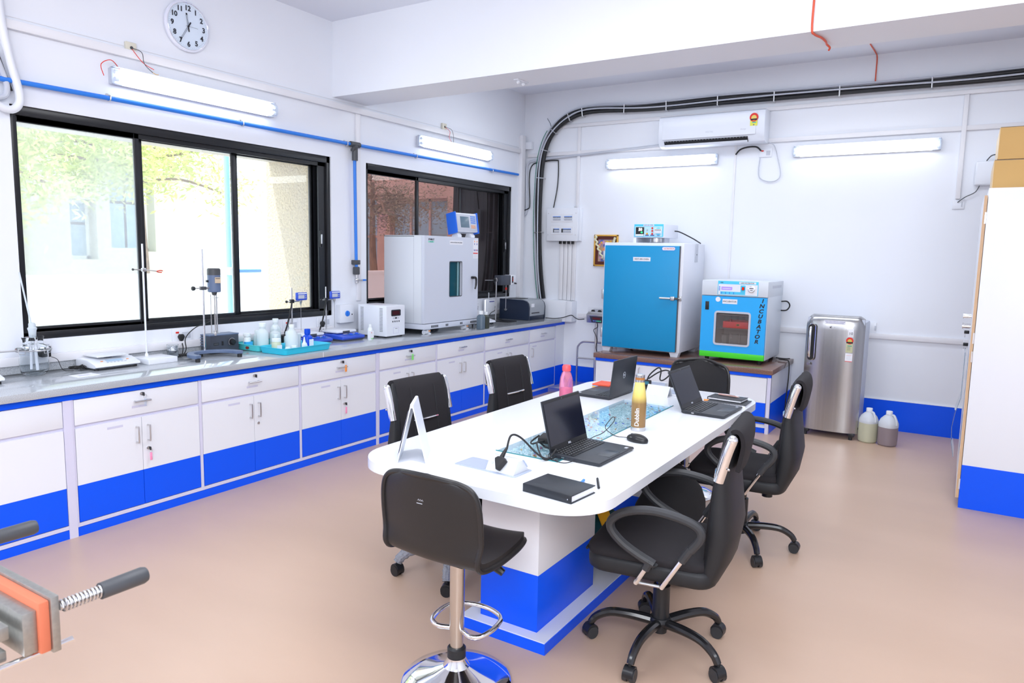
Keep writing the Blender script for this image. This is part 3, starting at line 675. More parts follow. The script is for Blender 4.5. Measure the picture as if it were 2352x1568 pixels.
rr = random.Random(2); pp = [(-4.52 + .03 * sin(k * 1.1) + .01 * rr.random(), 2.965 + .05 * cos(k * 1.13) * (.6 + .4 * rr.random()), CT + .008 + .018 * rr.random()) for k in range(26)]
cab.tube(smooth(pp, 3), .0032, M_rub, 6); cab.tube(smooth([(-4.615, 3.015, .93), (-4.60, 3.01, .90), (-4.58, 2.99, .86), (-4.54, 2.96, .86)], 5), .0035, M_rub, 6)
tag(cab.build('power_cable'), 'tangled black cable beside the stirrer base', 'cable')

# trays and bottles
M_turq = mat('turquoise_plastic', (.03, .58, .80), .3); M_aqua = mat('aqua_plastic', (.10, .75, .80), .3)
M_milk = mat('milky_plastic', (.86, .94, .97), .35, trans=.25, ior=1.3); M_milkw = mat('white_bottle_plastic', (.85, .90, .93), .35)
M_beigeliq = mat('beige_liquid', (.62, .66, .48), .4); M_bbot = mat('blue_bottle_plastic', (.0, .07, .68), .3)
def tray(label, loc, rz, m, lx, ly, h, badge=False):
    t = thing('tray', label, 'tray', loc, rz)
    def ring(ins, z, r): return [(x, y, z) for x, y in rrect(-lx / 2 + ins, lx / 2 - ins, -ly / 2 + ins, ly / 2 - ins, r, 5)]
    rings = [ring(.022, 0.001, .02), ring(.018, .003, .022), ring(.006, h - .004, .028), ring(0, h - .003, .03), ring(0, h, .03), ring(.007, h, .028), ring(.010, h - .004, .027), ring(.022, .006, .02), ring(.026, .004, .018)]
    b = MB(); n = len(rings[0]); vs = [p for r_ in rings for p in r_]; fs = []
    for i in range(len(rings) - 1):
        for k in range(n): fs.append((i * n + k, i * n + (k + 1) % n, (i + 1) * n + (k + 1) % n, (i + 1) * n + k))
    fs.append(tuple(reversed(range(n)))); fs.append(tuple(range((len(rings) - 1) * n, len(rings) * n)))
    b.raw(vs, fs, m); b.build('body', t)
    if badge:
        g = MB(); g.M = Matrix.Translation((0, -ly / 2 + .009, h * .5)) @ Matrix.Rotation(R(-13), 4, 'X')
        g.lathe([(.016, 0), (.016, .003), (0, .003)], mat('maroon_badge', (.25, .04, .03), .4), (0.02, -.002, 0), 20, 'Y', sx=.75, sy=1.15); g.build('badge', t)
    return t
tray('aqua tray of milky bottles beside the grey control box', (-4.485, 3.65, CT), 0, M_aqua, .30, .44, .048, True)
tray('turquoise tray of assorted bottles at the counter edge', (-4.19, 3.66, CT), R(2), M_turq, .285, .48, .050)
def bottle(name, label, loc, prof, m, cap, capm, sq=None, lab=None, sx=1, rz=0, liq=None):
    t = thing(name, label, 'bottle', loc, rz); MB().lathe(prof, m, seg=28, pw=sq, sx=sx).build('body', t)
    MB().lathe(cap, capm, seg=24).build('cap', t)
    if lab: l = MB(); l.box(*lab[0], lab[1]); l.build('label', t)
    return t
def bprof(r, h, neck, nz): return [(0, 0), (r * .92, 0), (r, .006), (r, nz), (r * .93, nz + .012), (neck * 1.3, nz + (h - nz) * .55), (neck, nz + (h - nz) * .7), (neck, h), (0, h)]
def bcap(r, z, h): return [(0, z), (r, z), (r, z + h - .002), (r - .002, z + h), (0, z + h)]
zt = CT + .007
bottle('wide_mouth_bottle', 'large milky bottle at the front left of the aqua tray', (-4.44, 3.56, zt), bprof(.042, .165, .022, .115), M_milk, bcap(.026, .165, .028), M_milkw)
bottle('wide_mouth_bottle', 'tall milky bottle at the back of the aqua tray', (-4.56, 3.78, zt), bprof(.040, .175, .020, .125), M_milk, bcap(.023, .175, .03), M_milkw)
bottle('wide_mouth_bottle', 'milky bottle with a round cap at the right of the aqua tray', (-4.47, 3.70, zt), bprof(.040, .135, .018, .095), M_milk, bcap(.020, .135, .025), M_milkw)
bottle('wide_mouth_bottle', 'short milky jar in the near corner of the aqua tray', (-4.385, 3.635, zt), bprof(.030, .085, .016, .06), M_milk, bcap(.018, .085, .02), M_milkw)
bottle('wide_mouth_bottle', 'white bottle with a blue label next to the grey control box', (-4.52, 3.48, zt), bprof(.028, .095, .018, .07), M_milkw, bcap(.026, .095, .022), M_milkw, lab=(((.0, -.0285, .012), (.029, .0285, .055)), mat('sky_label', (.05, .45, .85), .5)))
bottle('wide_mouth_bottle', 'pale blue bottle behind the labelled one in the aqua tray', (-4.575, 3.62, zt), bprof(.030, .105, .02, .075), M_milk, bcap(.022, .105, .022), M_milkw)
bottle('wide_mouth_bottle', 'small white bottle near the right end of the aqua tray', (-4.40, 3.76, zt), bprof(.026, .095, .014, .065), M_milk, bcap(.016, .095, .022), M_milkw)
bottle('wash_bottle', 'tall rounded white bottle in the middle of the turquoise tray', (-4.19, 3.62, zt), [(0, 0), (.044, 0), (.048, .006), (.046, .08), (.044, .11), (.034, .14), (.020, .16), (.017, .175), (0, .176)], M_milk, bcap(.020, .172, .024), M_milkw)
bottle('specimen_jar', 'beige filled jar with a white label in the turquoise tray', (-4.235, 3.515, zt), [(0, 0), (.031, 0), (.034, .005), (.034, .068), (.03, .075), (0, .075)], M_beigeliq, bcap(.033, .075, .022), M_milkw, lab=(((.012, -.018, .01), (.0345, .022, .05)), M_paper))
bottle('specimen_jar', 'small clear tub in front of the tall rounded bottle', (-4.115, 3.575, zt), bprof(.020, .04, .016, .03), M_milk, bcap(.019, .038, .012), M_milkw)
bottle('specimen_jar', 'little clear tub at the front of the turquoise tray', (-4.12, 3.52, zt), bprof(.018, .035, .015, .026), M_milk, bcap(.017, .033, .010), M_milkw)
bottle('reagent_bottle', 'cobalt blue bottle with a white label in the turquoise tray', (-4.185, 3.765, zt), [(0, 0), (.030, 0), (.033, .005), (.033, .085), (.028, .097), (.017, .108), (.017, .118), (0, .118)], M_bbot, [(0, .116), (.023, .116), (.023, .118), (.0225, .150), (.02, .152), (0, .152)], M_bbot, sq=.55, lab=(((.0, -.012, .015), (.0338, .030, .075)), M_paper))
bottle('dropper_bottle', 'small labelled dropper bottle left of the cobalt bottle', (-4.135, 3.69, zt), [(0, 0), (.020, 0), (.022, .004), (.022, .05), (.012, .062), (.009, .075), (0, .09)], M_milkw, [(.009, .07), (.004, .10), (0, .101)], M_milkw, sx=.7, lab=(((.0, -.016, .008), (.0158, .016, .042)), M_paper))
bk = thing('beaker', 'small plastic spouted beaker in the turquoise tray behind the dropper bottle', 'beaker', (-4.215, 3.69, zt)); MB().lathe([(0, .002), (.027, .002), (.030, .11), (.032, .118), (.0285, .112), (.026, .005), (0, .004)], M_milk).build('body', bk)
sb = thing('squeeze_bottle', 'slim white bottle standing on the counter in front of the ventilated box', 'bottle', (-4.25, 4.515, CT))
MB().lathe([(0, 0), (.020, 0), (.022, .004), (.022, .085), (.019, .1), (.010, .112), (.010, .12)], M_milkw).box((.0, -.0215, .02), (.0225, .0215, .08), M_paper).build('body', sb); MB().lathe(bcap(.0125, .112, .024), M_milkw).build('cap', sb)
MB().box((.0218, -.01, .062), (.0232, -.002, .068), M_red).box((.0222, -.012, .012), (.0232, .012, .018), M_green).build('label_mark', sb)
tag(MB().box((-.04, -.05, .0), (.03, .05, .075), M_blk, .01).build('black_caddy', loc=(-4.575, 3.885, CT)), 'small black holder behind the turquoise trays', 'holder')

# magnetic stirrers with probe stands
M_hpb = mat('stirrer_blue', (.03, .09, .62), .3)
def hotplate(label, loc, rz=0):
    t = thing('magnetic_stirrer', label, 'stirrer', loc, rz, 'blue magnetic stirrers')
    # front to +x
    MB().prism([(-.13, .012), (-.13, .05), (.03, .055), (.135, .040), (.14, .025), (.13, .012)], -.13, .13, M_hpb, 'XZ', .008).build('body', t)
    MB().box((-.125, -.12, .0), (.125, .12, .014), M_dgrey, .006).build('base_plate', t)
    MB().box((-.13, -.115, .060), (.055, .115, .082), M_plastic, .01).box((.055, -.05, .064), (.0565, .03, .078), M_dgrey).build('hot_plate', t)
    k = MB(); k.M = Matrix.Translation((.092, 0, .0475)) @ Matrix.Rotation(R(8), 4, 'Y')
    for y in (.01, .075): k.lathe([(.026, 0.0005), (.026, .0015), (0, .0016)], M_bpipe, (0, y, 0), 24); k.lathe([(.014, .001), (.013, .012), (0, .012)], M_hpb, (0, y, 0), 20); k.box((-.008, y - .001, .012), (.006, y + .001, .0126), M_plastic)
    k.build('knob', t)
    m = MB(); m.M = Matrix.Translation((.092, 0, .0475)) @ Matrix.Rotation(R(8), 4, 'Y'); m.box((-.038, -.05, .0005), (-.022, .10, .0012), M_plastic); m.box((-.036, -.01, .001), (-.025, .02, .0016), M_dgrey); m.build('display', t)
    # probe stand at the rear
    MB().cyl((-.115, -.075, .05), (-.115, -.075, .445), .0055, M_steel, 12).build('rod', t)
    c = MB(); c.cyl((-.115, -.125, .335), (-.11, .02, .335), .005, M_steel, 8); c.box((-.128, -.09, .322), (-.10, -.06, .352), M_blk, .003); c.sphere((-.115, -.128, .335), .011, M_blk, 10); c.build('clamp', t)
    d = MB(); d.M = Matrix.Translation((-.085, 0, .375)); d.box((-.015, -.052, -.032), (.012, .052, .032), M_hpb, .006); do = d.build('probe_display', t)
    e = MB(); e.M = Matrix.Translation((-.085, 0, .375)); e.box((.012, -.043, -.018), (.0125, .022, .012), M_pgrey); e.box((.012, -.045, .018), (.0126, .045, .027), M_plastic); e.cyl((.012, .034, .003), (.0135, .034, .003), .004, M_plastic, 8); e.cyl((.012, .034, -.012), (.0135, .034, -.012), .004, M_plastic, 8); e.build('screen', do)
    p = MB(); p.lathe([(0, .34), (.012, .342), (.012, .33), (.005, .315), (.0018, .30), (.0018, .095), (0, .095)], M_steel, (-.088, -.005, 0), 12); p.build('probe', t)
    w = MB(); w.tube(smooth([(-.095, -.09, .33), (-.08, -.12, .26), (-.07, -.16, .16), (-.07, -.19, .09)], 6), .0065, M_blk, 8); w.tube(smooth([(-.07, -.19, .09), (-.08, -.20, .05), (-.10, -.19, .02)], 4), .003, M_blk, 6); w.build('cable', t)
    return t
hp = hotplate('blue magnetic stirrer partly behind the turquoise tray', (-4.485, 4.055, CT))
dup(hp, (-4.465, 4.405, CT), 0, 'blue magnetic stirrer in full view left of the ventilated box')
ib = thing('isolator_box', 'white box with a blue rotary switch on the wall below the blue pipe', 'isolator', (XW, 4.60, 1.045))
MB().box((0, -.085, -.08), (.05, .085, .08), M_plastic, .004).build('box', ib)
MB().lathe([(.026, .05), (.024, .058), (0, .058)], M_bpipe, (0, 0, 0), 24, 'X').box((.058, -.004, -.02), (.066, .004, .02), M_bpipe, .002).build('rotary_switch', ib)
MB().box((.05, .045, -.02), (.052, .065, .01), M_plastic).box((.052, .05, -.015), (.0535, .06, -.004), M_ink).build('sticker', ib)

# ventilated power box
ps = thing('power_supply', 'white ventilated steel box with a small dark display beside the chamber', 'power supply', (-4.39, 4.812, CT))
MB().box((-.168, -.122, .014), (.165, .122, .282), M_plastic, .003).box((.165, -.116, .018), (.1665, .116, .276), M_plastic).build('case', ps)
v = MB()
for x in (-.12, .105):
    for k in range(17): v.box((x - .018, -.1228, .055 + k * .0125), (x + .018, -.1218, .059 + k * .0125), M_dgrey)
v.build('vent', ps)
f = MB()
for x in (-.14, .14):
    for y in (-.1, .1): f.lathe([(.010, 0), (.012, .014), (0, .014)], M_rub, (x, y, 0), 10)
f.build('foot', ps)
MB().prism(rrect(-.06, .06, .19, .245, .01), .1665, .171, M_blk, 'YZ').box((.171, -.05, .20), (.1713, .045, .235), mat('dark_red_display', (.06, .005, .004), .2)).build('display', ps)
k = MB()
for i in range(4): k.box((.1665, -.045 + i * .027, .135), (.1685, -.033 + i * .027, .148), M_dgrey)
for i, m in ((0, M_pgrey), (1, M_ink), (2, M_pgrey)): k.box((.1665, -.04 + i * .03, .165), (.1685, -.018 + i * .03, .178), m)
k.build('button', ps)
MB().box((.1665, -.035, .035), (.167, .040, .09), M_label).box((.167, -.030, .038), (.1672, .036, .087), M_plastic).box((.1672, -.01, .077), (.1674, .02, .08), M_ink).build('rating_label', ps)

# big chamber
ch = thing('dyeing_chamber', 'tall pale grey dyeing machine with a narrow window in its door', 'laboratory machine', (-4.13, 5.512, CT))
M_ch = mat('chamber_grey', (.66, .70, .80), .35); M_chs = mat('chamber_side', (.72, .76, .82), .28)
MB().box((-.482, -.422, .10), (-.036, .422, .895), M_chs, .004).box((-.482, -.415, .895), (-.045, .415, .903), M_chs, .002).box((-.482, -.424, .100), (-.03, -.4225, .104), M_pgrey).box((-.125, -.4232, .10), (-.122, -.4222, .9), M_pgrey).box((-.482, -.424, .891), (-.12, -.4225, .896), M_dgrey).build('body', ch)
MB().box((-.482, -.422, .048), (0, .422, .098), M_ch, .006).build('plinth', ch)
dr = MB()
def fr(y0, y1, z0, z1, **k): dr.box((-.034, y0, z0), (0, y1, z1), M_ch, **k)
dr.prism([(-.422, .104), (.422, .104), (.422, .9), (-.422, .9)][::1], -.034, -.001, M_ch, 'YZ') if False else None
WY0, WY1, WZ0, WZ1 = -.048, .150, .338, .668
fr(-.422, WY0, .104, .9); fr(WY1, .422, .104, .9); fr(WY0, WY1, .104, WZ0); fr(WY0, WY1, WZ1, .9)
do = dr.build('door', ch)
g = MB(); o = rrect(WY0 - .004, WY1 + .004, WZ0 - .004, WZ1 + .004, .016, 4); i_ = rrect(WY0 + .004, WY1 - .004, WZ0 + .004, WZ1 - .004, .012, 4)
n = len(o); g.raw([(.0015, a, b) for a, b in o] + [(.0025, a, b) for a, b in i_], [(k, (k + 1) % n, n + (k + 1) % n, n + k) for k in range(n)], M_dgrey)
g.box((-.03, WY0, WZ0), (-.024, WY1, WZ1), mat('teal_glass', (.012, .07, .09), .08)); g.box((-.022, WY1 - .05, WZ0), (-.012, WY1 - .036, WZ1), mat('teal_strip', (.25, .45, .5), .2)); g.build('window', do)
h = MB(); h.box((0, .300, .50), (.022, .345, .525), M_blk, .006); h.tube(smooth([(.018, .325, .512), (.032, .335, .512), (.036, .342, .49), (.036, .340, .44), (.032, .330, .40)], 4), [.012] * 4 + [.011] * 4 + [.010] * 5 + [.008] * 4, M_blk, 10); h.build('handle', do)
s = MB(); s.text('STARLET', .022, M_ink, FX(.001, -.325, .868), bold=.0006); s.box((0, -.37, .84), (.0006, -.285, .855), mat('mint', (.30, .70, .60), .5)); s.text('DL-6000', .013, mat('teal_ink', (.0, .35, .28), .5), FX(.0012, -.325, .847)); s.build('brand_label', do)
s = MB(); s.box((0, -.05, .828), (.0006, .16, .866), M_paper); s.text('LAB IR DYEING MACHINE', .0165, M_ink, FX(.001, .055, .847)); s.build('name_label', do)
s = MB(); s.box((0, .335, .70), (.0006, .412, .885), M_paper); s.box((.0006, .335, .745), (.001, .412, .756), M_red)
for a, b, mm in ((.355, .865, M_orange), (.395, .865, M_orange), (.355, .84, M_blueink), (.395, .84, M_blueink), (.35, .78, M_blueink), (.37, .78, M_blueink), (.39, .78, M_red), (.405, .78, M_blueink)): s.box((.0006, a - .005, b - .008), (.001, a + .005, b + .008), mm)
for k in range(5): s.box((.0006, .345, .738 - .007 * k), (.001, .40, .7395 - .007 * k), M_pgrey)
s.build('warning_label', do)
v = MB()
for y0, n in ((-.32, 5), (-.1, 2), (.13, 2), (.30, 5)):
    for k in range(n): v.box((0, y0 + k * .022, .062), (.0008, y0 + .018 + k * .022, .082), M_dgrey); v.box((.0008, y0 + k * .022, .0715), (.001, y0 + .018 + k * .022, .0725), M_ch)
v.build('vent', ch)
for y in (-.33, .27):
    for x in (-.045, -.42):
        c = MB(); c.M = Matrix.Translation((x, y, 0)); c.cyl((0, -.045, .02), (0, .0, .02), .02, M_plastic, 18); c.box((-.02, -.02, .014), (.022, .035, .046), M_plastic, .01); c.lathe([(.024, 0), (.024, .008), (.012, .012), (0, .012)], M_plastic, (.0, .03, 0), 16); c.box((.02, .0, .026), (.026, .028, .036), M_orange, .002); c.build('caster', ch)
c = MB(); c.box((-.03, .37, .0), (0, .395, .048), M_steel, .002); c.build('levelling_foot', ch)
cu = thing('control_unit', 'tilted blue and grey control panel standing on top of the tall chamber', 'control unit', (-4.215, 5.795, CT + .903), R(-6))
cu.scale = (.94, .92, 1)
tl = MB(); Q = Matrix.Translation((0, 0, .135)) @ Matrix.Rotation(R(-10), 4, 'Y')
for y0, y1, m in ((-.178, -.164, M_hpb), (.164, .178, M_hpb)): tl.M = Q; tl.box((-.075, y0, -.105), (.058, y1, .102), mat('unit_blue%d' % int(y0 > 0), (.02, .16, .80), .3), .006)
tl.M = Q; tl.box((-.065, -.165, -.09), (.045, .165, .092), M_plastic, .003); tl.build('case', cu)
p = MB(); p.M = Q; p.box((.045, -.155, -.082), (.0485, .155, .080), M_pgrey, .001); p.box((.0485, -.10, -.05), (.0495, .035, .058), mat('lcd_slate', (.13, .20, .26), .2), .001)
p.build('panel', cu)
k = MB(); k.M = Q
for r_ in range(4):
    for c_ in range(4): k.box((.0485, .065 + c_ * .02, .055 - r_ * .02), (.051, .079 + c_ * .02, .066 - r_ * .02), M_bpipe)
for r_ in range(2):
    for c_ in range(3): k.box((.0485, .065 + c_ * .024, -.035 - r_ * .018), (.051, .082 + c_ * .024, -.026 - r_ * .018), M_orange)
k.build('key', cu)
f = MB()
for y in (-.11, .10): f.prism([(-.04, 0), (.05, 0), (.05, .02), (.02, .045), (-.02, .045)], y - .03, y + .03, M_plastic, 'XZ', .002)
f.build('foot', cu)
# dark sample bottles by the chamber
M_gliq = mat('grey_liquid', (.12, .17, .22), .3); M_oliq = mat('olive_liquid', (.06, .07, .055), .3)
bottle('sample_bottle', 'square bottle of grey liquid with a white cap at the chamber corner', (-4.045, 5.875, CT), [(0, 0), (.032, 0), (.036, .005), (.036, .125), (.028, .140), (.016, .147), (.016, .155), (0, .155)], M_gliq, bcap(.022, .150, .035), M_milkw, sq=.5)
bottle('sample_bottle', 'dark olive bottle with a white cap right of the grey one', (-4.06, 5.985, CT), [(0, 0), (.028, 0), (.031, .005), (.031, .12), (.02, .135), (.014, .14), (0, .142)], M_oliq, bcap(.018, .138, .03), M_milkw, sq=.5)
dup(bl, (-4.36, 6.31, CT), 0, 'small white balance half hidden behind the dark bottles')
# small overhead stirrer
os_ = thing('overhead_stirrer', 'small overhead stirrer with a grey and white head in front of the printer', 'stirrer', (-4.42, 6.71, CT))
MB().box((-.06, -.05, 0), (.20, .13, .010), M_blk, .003).build('base', os_)
MB().cyl((0, 0, .008), (0, 0, .485), .007, M_steel, 12).build('rod', os_)
MB().box((-.05, .035, .40), (.045, .235, .51), M_bgd, .006).build('head', os_)
w = MB(); w.box((-.052, .235, .398), (.047, .335, .512), M_plastic, .008); w.box((.046, .25, .425), (.052, .28, .50), M_dgrey, .003)
w.box((.052, .258, .445), (.054, .272, .458), M_red); w.box((.052, .258, .47), (.054, .272, .48), M_red); w.cyl((.05, .30, .42), (.075, .31, .415), .008, M_blk); w.build('front_panel', os_)
c = MB(); c.cyl((0, -.22, .462), (0, .04, .455), .004, M_steel, 8); c.lathe([(0, -.06), (.022, -.055), (.024, -.04), (.02, -.025), (0, -.02)], M_blk, (0, 0, .458), 12, 'Y'); c.box((-.014, -.016, .44), (.014, .016, .475), M_steel, .004); c.build('clamp', os_)
s = MB(); s.cyl((0, .205, .40), (0, .205, .12), .004, M_steel, 8); s.lathe([(.011, .345), (.011, .37), (0, .37)], M_red, (0, .205, 0), 12); s.lathe([(0, .105), (.012, .11), (.022, .125), (.006, .13), (0, .13)], M_steel, (0, .205, 0), 14); s.build('shaft', os_)
# printer
pr = thing('printer', 'compact dark blue and grey label printer at the corner end of the counter', 'printer', (-4.37, 7.205, CT))
M_navy = mat('printer_navy', (.012, .022, .05), .35); M_pg = mat('printer_grey', (.35, .38, .42), .4)
def pp_(s0): return [(-.20, 0), (.195, 0), (.20, .03), (.20, .15), (.19, .19), (.165, .218), (.12, .23), (-.20, .235)]
MB().prism(pp_(0), -.19, -.165, M_navy, 'XZ', .004).prism(pp_(0), .165, .19, M_navy, 'XZ', .004).box((-.20, -.166, .0), (.196, .166, .05), M_navy, .003).box((-.2, -.166, .05), (-.15, .166, .23), M_navy).build('case', pr)
MB().prism([(-.16, .05), (.198, .05), (.203, .15), (.193, .193), (.168, .221), (.12, .234), (-.16, .238)], -.165, .165, M_pg, 'XZ', .003).build('cover', pr)
MB().box((.2, -.13, .078), (.206, .04, .087), M_ink).build('paper_slot', pr)
MB().box((-.12, -.13, .234), (.06, .02, .242), M_blk, .002).build('top_tray', pr)
MB().box((.2, -.14, .15), (.2045, -.075, .19), M_paper).build('sticker', pr)
tag(MB().box((0, -.11, -.055), (.04, .11, .12), M_plastic, .004).box((.04, -.05, .09), (.0405, .05, .10), M_blueink).cyl((.03, -.05, .12), (.03, -.05, .20), .005, M_plastic, 8).build('meter_box', loc=(XW + .035, 6.86, .955)), 'white meter box with hanging leads on the wall behind the small stirrer', 'meter')
tag(MB().tube(smooth([(-4.58, 6.93, 1.0), (-4.56, 6.91, .95), (-4.56, 6.82, .92), (-4.55, 6.75, .86), (-4.5, 6.8, .852), (-4.48, 6.93, .852)], 6), .004, M_rub, 6).build('power_cable'), 'black lead hanging from the white meter box', 'cable')
# ================================================================ back wall fittings
def onB(x, z, d=0): return (x, YB - d, z)
bun = thing('cable_bundle', 'thick bundle of black and grey conduits bending up the corner and along the back wall', 'cables', (-4.32, YB, 1.06)); Q = Matrix.Translation((4.32, -YB, -1.06))
base = smooth([(-4.322, 0, 1.068), (-4.375, 0, 1.5), (-4.41, 0, 2.035), (-4.395, 0, 2.5), (-4.34, 0, 2.82), (-4.23, 0, 3.04), (-4.02, 0, 3.18), (-3.72, 0, 3.228), (-3.1, 0, 3.205), (-2.3, 0, 3.205), (-1.45, 0, 3.187), (-.53, 0, 3.186), (.3, 0, 3.19), (1.4, 0, 3.2)], 6)
def off(pts, d, wob=0, ph=0):
    o = []
    for i, p in enumerate(pts):
        a = pts[max(i - 1, 0)]; b = pts[min(i + 1, len(pts) - 1)]; t = (b - a).normalized(); nrm = Vector((-t.z, 0, t.x)); q = p + nrm * (d + wob * sin(i * .33 + ph)); o.append(Vector((q.x, YB, q.z)))
    return o
for nm, d, r, dep, mm, wb, ph in (('conduit', -.026, .019, .056, M_blk, .006, 0), ('conduit', .012, .019, .056, M_blk, .008, 2), ('conduit', .045, .013, .052, M_pgrey, .004, 1), ('conduit', -.002, .010, .080, M_pgrey, .012, .5)):
    m = MB(); m.M = Q; pts = off(base, d, wb, ph); m.tube([p - Vector((0, dep, 0)) for p in pts], r * (1.12 if mm is M_blk else .8), mm, 10); m.build(nm, bun)
m = MB(); m.M = Q; m.tube([p - Vector((0, .05, 0)) for p in off(base[:30], .066, .006, 0)], .004, mat('green_cable', (.0, .22, .13), .5), 6); m.build('conduit', bun)
for k in (10, 18, 24, 30, 36, 40, 46, 50, 54, 58, 62, 67):
    if k >= len(base) - 1: continue
    p = base[k]; t = (base[k + 1] - base[k - 1]).normalized(); nrm = Vector((-t.z, 0, t.x)); m = MB(); m.M = Q
    a = p - nrm * .052; b = p + nrm * .035
    m.tube([(a.x, YB - .002, a.z), (a.x, YB - .079, a.z), (b.x, YB - .082, b.z), (b.x, YB - .002, b.z)], .006, M_steel, 5); m.build('saddle_clip', bun)
tag(MB().tube(smooth([(-4.26, YB - .03, 3.05), (-4.28, YB - .03, 3.12), (-4.33, YB - .02, 3.19)], 4), .003, M_dgrey, 5).build('wire'), 'short loose wire sticking up above the bend of the cable bundle', 'wire')
def trunk(a, b, d, label): return tag(MB().box((a[0], YB - d, a[1]), (b[0], YB - .001, b[1]), M_trunk, .003).build('cable_trunking'), label, 'trunking')
trunk((-4.20, 3.062), (3.2, 3.10), .022, 'white trunking along the back wall just under the black cable bundle')
trunk((-4.59, 2.752), (.9, 2.795), .02, 'white trunking along the back wall behind the air conditioner')
trunk((-3.92, 2.14), (-3.885, 3.06), .025, 'thin upright white trunking above the breaker panel')
trunk((-.135, 2.16), (-.098, 3.06), .026, 'upright white trunking above the socket at the right of the back wall')
trunk((-3.85, .865), (3.0, .915), .022, 'low white trunking across the back wall behind the fridge')
for i in range(4): trunk((-4.118 + .056 * i, 1.062), (-4.068 + .056 * i, 1.76), .02, 'one of the four upright white trunkings under the breaker panel, number %s from the left' % ('first', 'second', 'third', 'fourth')[i] if False else ('leftmost', 'second', 'third', 'rightmost')[i] + ' of the four trunkings dropping from the breaker panel')
c2 = thing('conduit', 'grey conduit with a black cable running from the window corner to the air conditioner', 'conduit', (-4.6, YB, 2.09)); Q = Matrix.Translation((4.6, -YB, -2.09))
m = MB(); m.M = Q; m.tube(smooth([(-4.64, YB - .02, 2.08), (-4.60, YB - .02, 2.085), (-4.585, YB - .02, 2.2), (-4.60, YB - .02, 2.55), (-4.575, YB - .02, 2.68), (-4.45, YB - .02, 2.715), (-3.9, YB - .02, 2.745), (-2.95, YB - .02, 2.792), (-2.86, YB - .03, 2.80)], 7), .015, M_pgrey, 10); m.build('tube', c2)
m = MB(); m.M = Q; m.tube(smooth([(-4.65, YB - .04, 2.12), (-4.57, YB - .03, 2.14), (-4.545, YB - .02, 2.2), (-4.56, YB - .02, 2.5), (-4.53, YB - .02, 2.65), (-4.42, YB - .02, 2.69), (-4.2, YB - .02, 2.70), (-4.165, YB - .02, 2.66), (-4.17, YB - .02, 2.4), (-4.21, YB - .03, 2.15)], 7), .007, M_blk, 8); m.build('cable', c2)
tag(MB().box((-4.62, YB - .05, 2.845), (-4.52, YB - .002, 2.93), M_plastic, .004).box((-4.65, YB - .04, 2.85), (-4.62, YB - .01, 2.92), M_blk).build('junction_box'), 'small white junction box in the corner above the grey conduit', 'junction box')
# breaker panel
db = thing('breaker_panel', 'white electrical breaker panel beside the cable bundle', 'breaker panel', (-4.05, YB, 1.95))
MB().box((-.215, -.03, -.19), (.215, 0, .19), M_plastic, .003).box((-.222, -.075, -.192), (.19, -.03, .192), M_plastic, .005).build('case', db)
f = MB()
for z in (.075, -.070):
    f.prism(rrect(-.165, .135, z - .048, z + .048, .006, 3), -.0775, -.074, M_trunk, 'XZ', .001); f.box((-.158, -.0785, z - .041), (.128, -.077, z + .041), M_plastic)
f.build('cover_recess', db)
for x, z, n, blk in ((-.135, .072, 6, 0), (.015, .072, 6, 0), (-.115, -.07, 4, 1), (.005, -.07, 6, 2)):
    b = MB()
    if blk: b.box((x - .012 * blk, -.084, z - .022), (x, -.079, z + .022), M_dgrey)
    for k in range(n):
        x0 = x + k * .0175; b.box((x0, -.084, z - .022), (x0 + .0165, -.0785, z + .022), M_pgrey); b.box((x0 + .002, -.0855, z + .006), (x0 + .0145, -.083, z + .014), M_ink); b.box((x0 + .005, -.09, z - .006), (x0 + .0115, -.083, z + .008), M_plastic)
        b.box((x0, -.0848, z + .016), (x0 + .0165, -.084, z + .0225), M_bpipe)
    b.build('breaker_row', db)
s = MB()
for x, z in ((-.2, .13), (.165, .13), (-.2, -.12), (.165, -.12)): s.cyl((x, -.075, z), (x, -.078, z), .005, M_steel, 8)
s.build('screw', db)
s = MB()
for i in range(4): s.box((-.06 + .055 * i, -.06, -.225), (-.035 + .055 * i, -.03, -.19), M_blk, .002)
s.build('duct', db)
MB().cyl((.14, -.04, .19), (.14, -.04, .21), .014, M_steel, 10).build('gland', db)
# framed picture (generic painting)
pc = thing('framed_picture', 'small gold framed painting with a cream flower garland half hidden by the oven', 'picture', (-3.52, YB, 1.655))
M_gold = mat('gold_frame', (.80, .45, .08), .3, .3); M_mah = mat('mahogany_mat', (.10, .018, .012), .5)
f = MB(); o = [(-.15, -.18), (.15, -.18), (.15, .18), (-.15, .18)]
for a, b, c, d in ((-.15, -.132, -.18, .18), (.132, .15, -.18, .18), (-.15, .15, -.18, -.162), (-.15, .15, .162, .18)): f.box((a, -.022, c), (b, -.002, d), M_gold, .003)
f.build('frame', pc); MB().box((-.133, -.014, -.163), (.133, -.003, .163), M_mah).build('mount', pc)
M_art = mat('painting', (.10, .14, .45), .5, noise=(14, .5, (.55, .35, .18), 2)); p = MB(); p.box((-.095, -.0155, -.125), (.095, -.0135, .125), M_art)
rr = random.Random(3)
for k in range(26): p.lathe([(rr.uniform(.008, .02), -.0165), (0, -.0168)], rr.choice([M_gold, mat('art_y', (.85, .6, .05), .5), mat('art_p', (.65, .35, .55), .5), mat('art_b', (.08, .12, .45), .5), mat('art_o', (.75, .3, .15), .5)]), (rr.uniform(-.08, .08), 0, rr.uniform(-.11, .1)), 9, 'Y', sx=rr.uniform(.7, 1.3))
p.build('painting', pc)
g = MB(); M_fl = mat('garland_cream', (.80, .78, .55), .7)
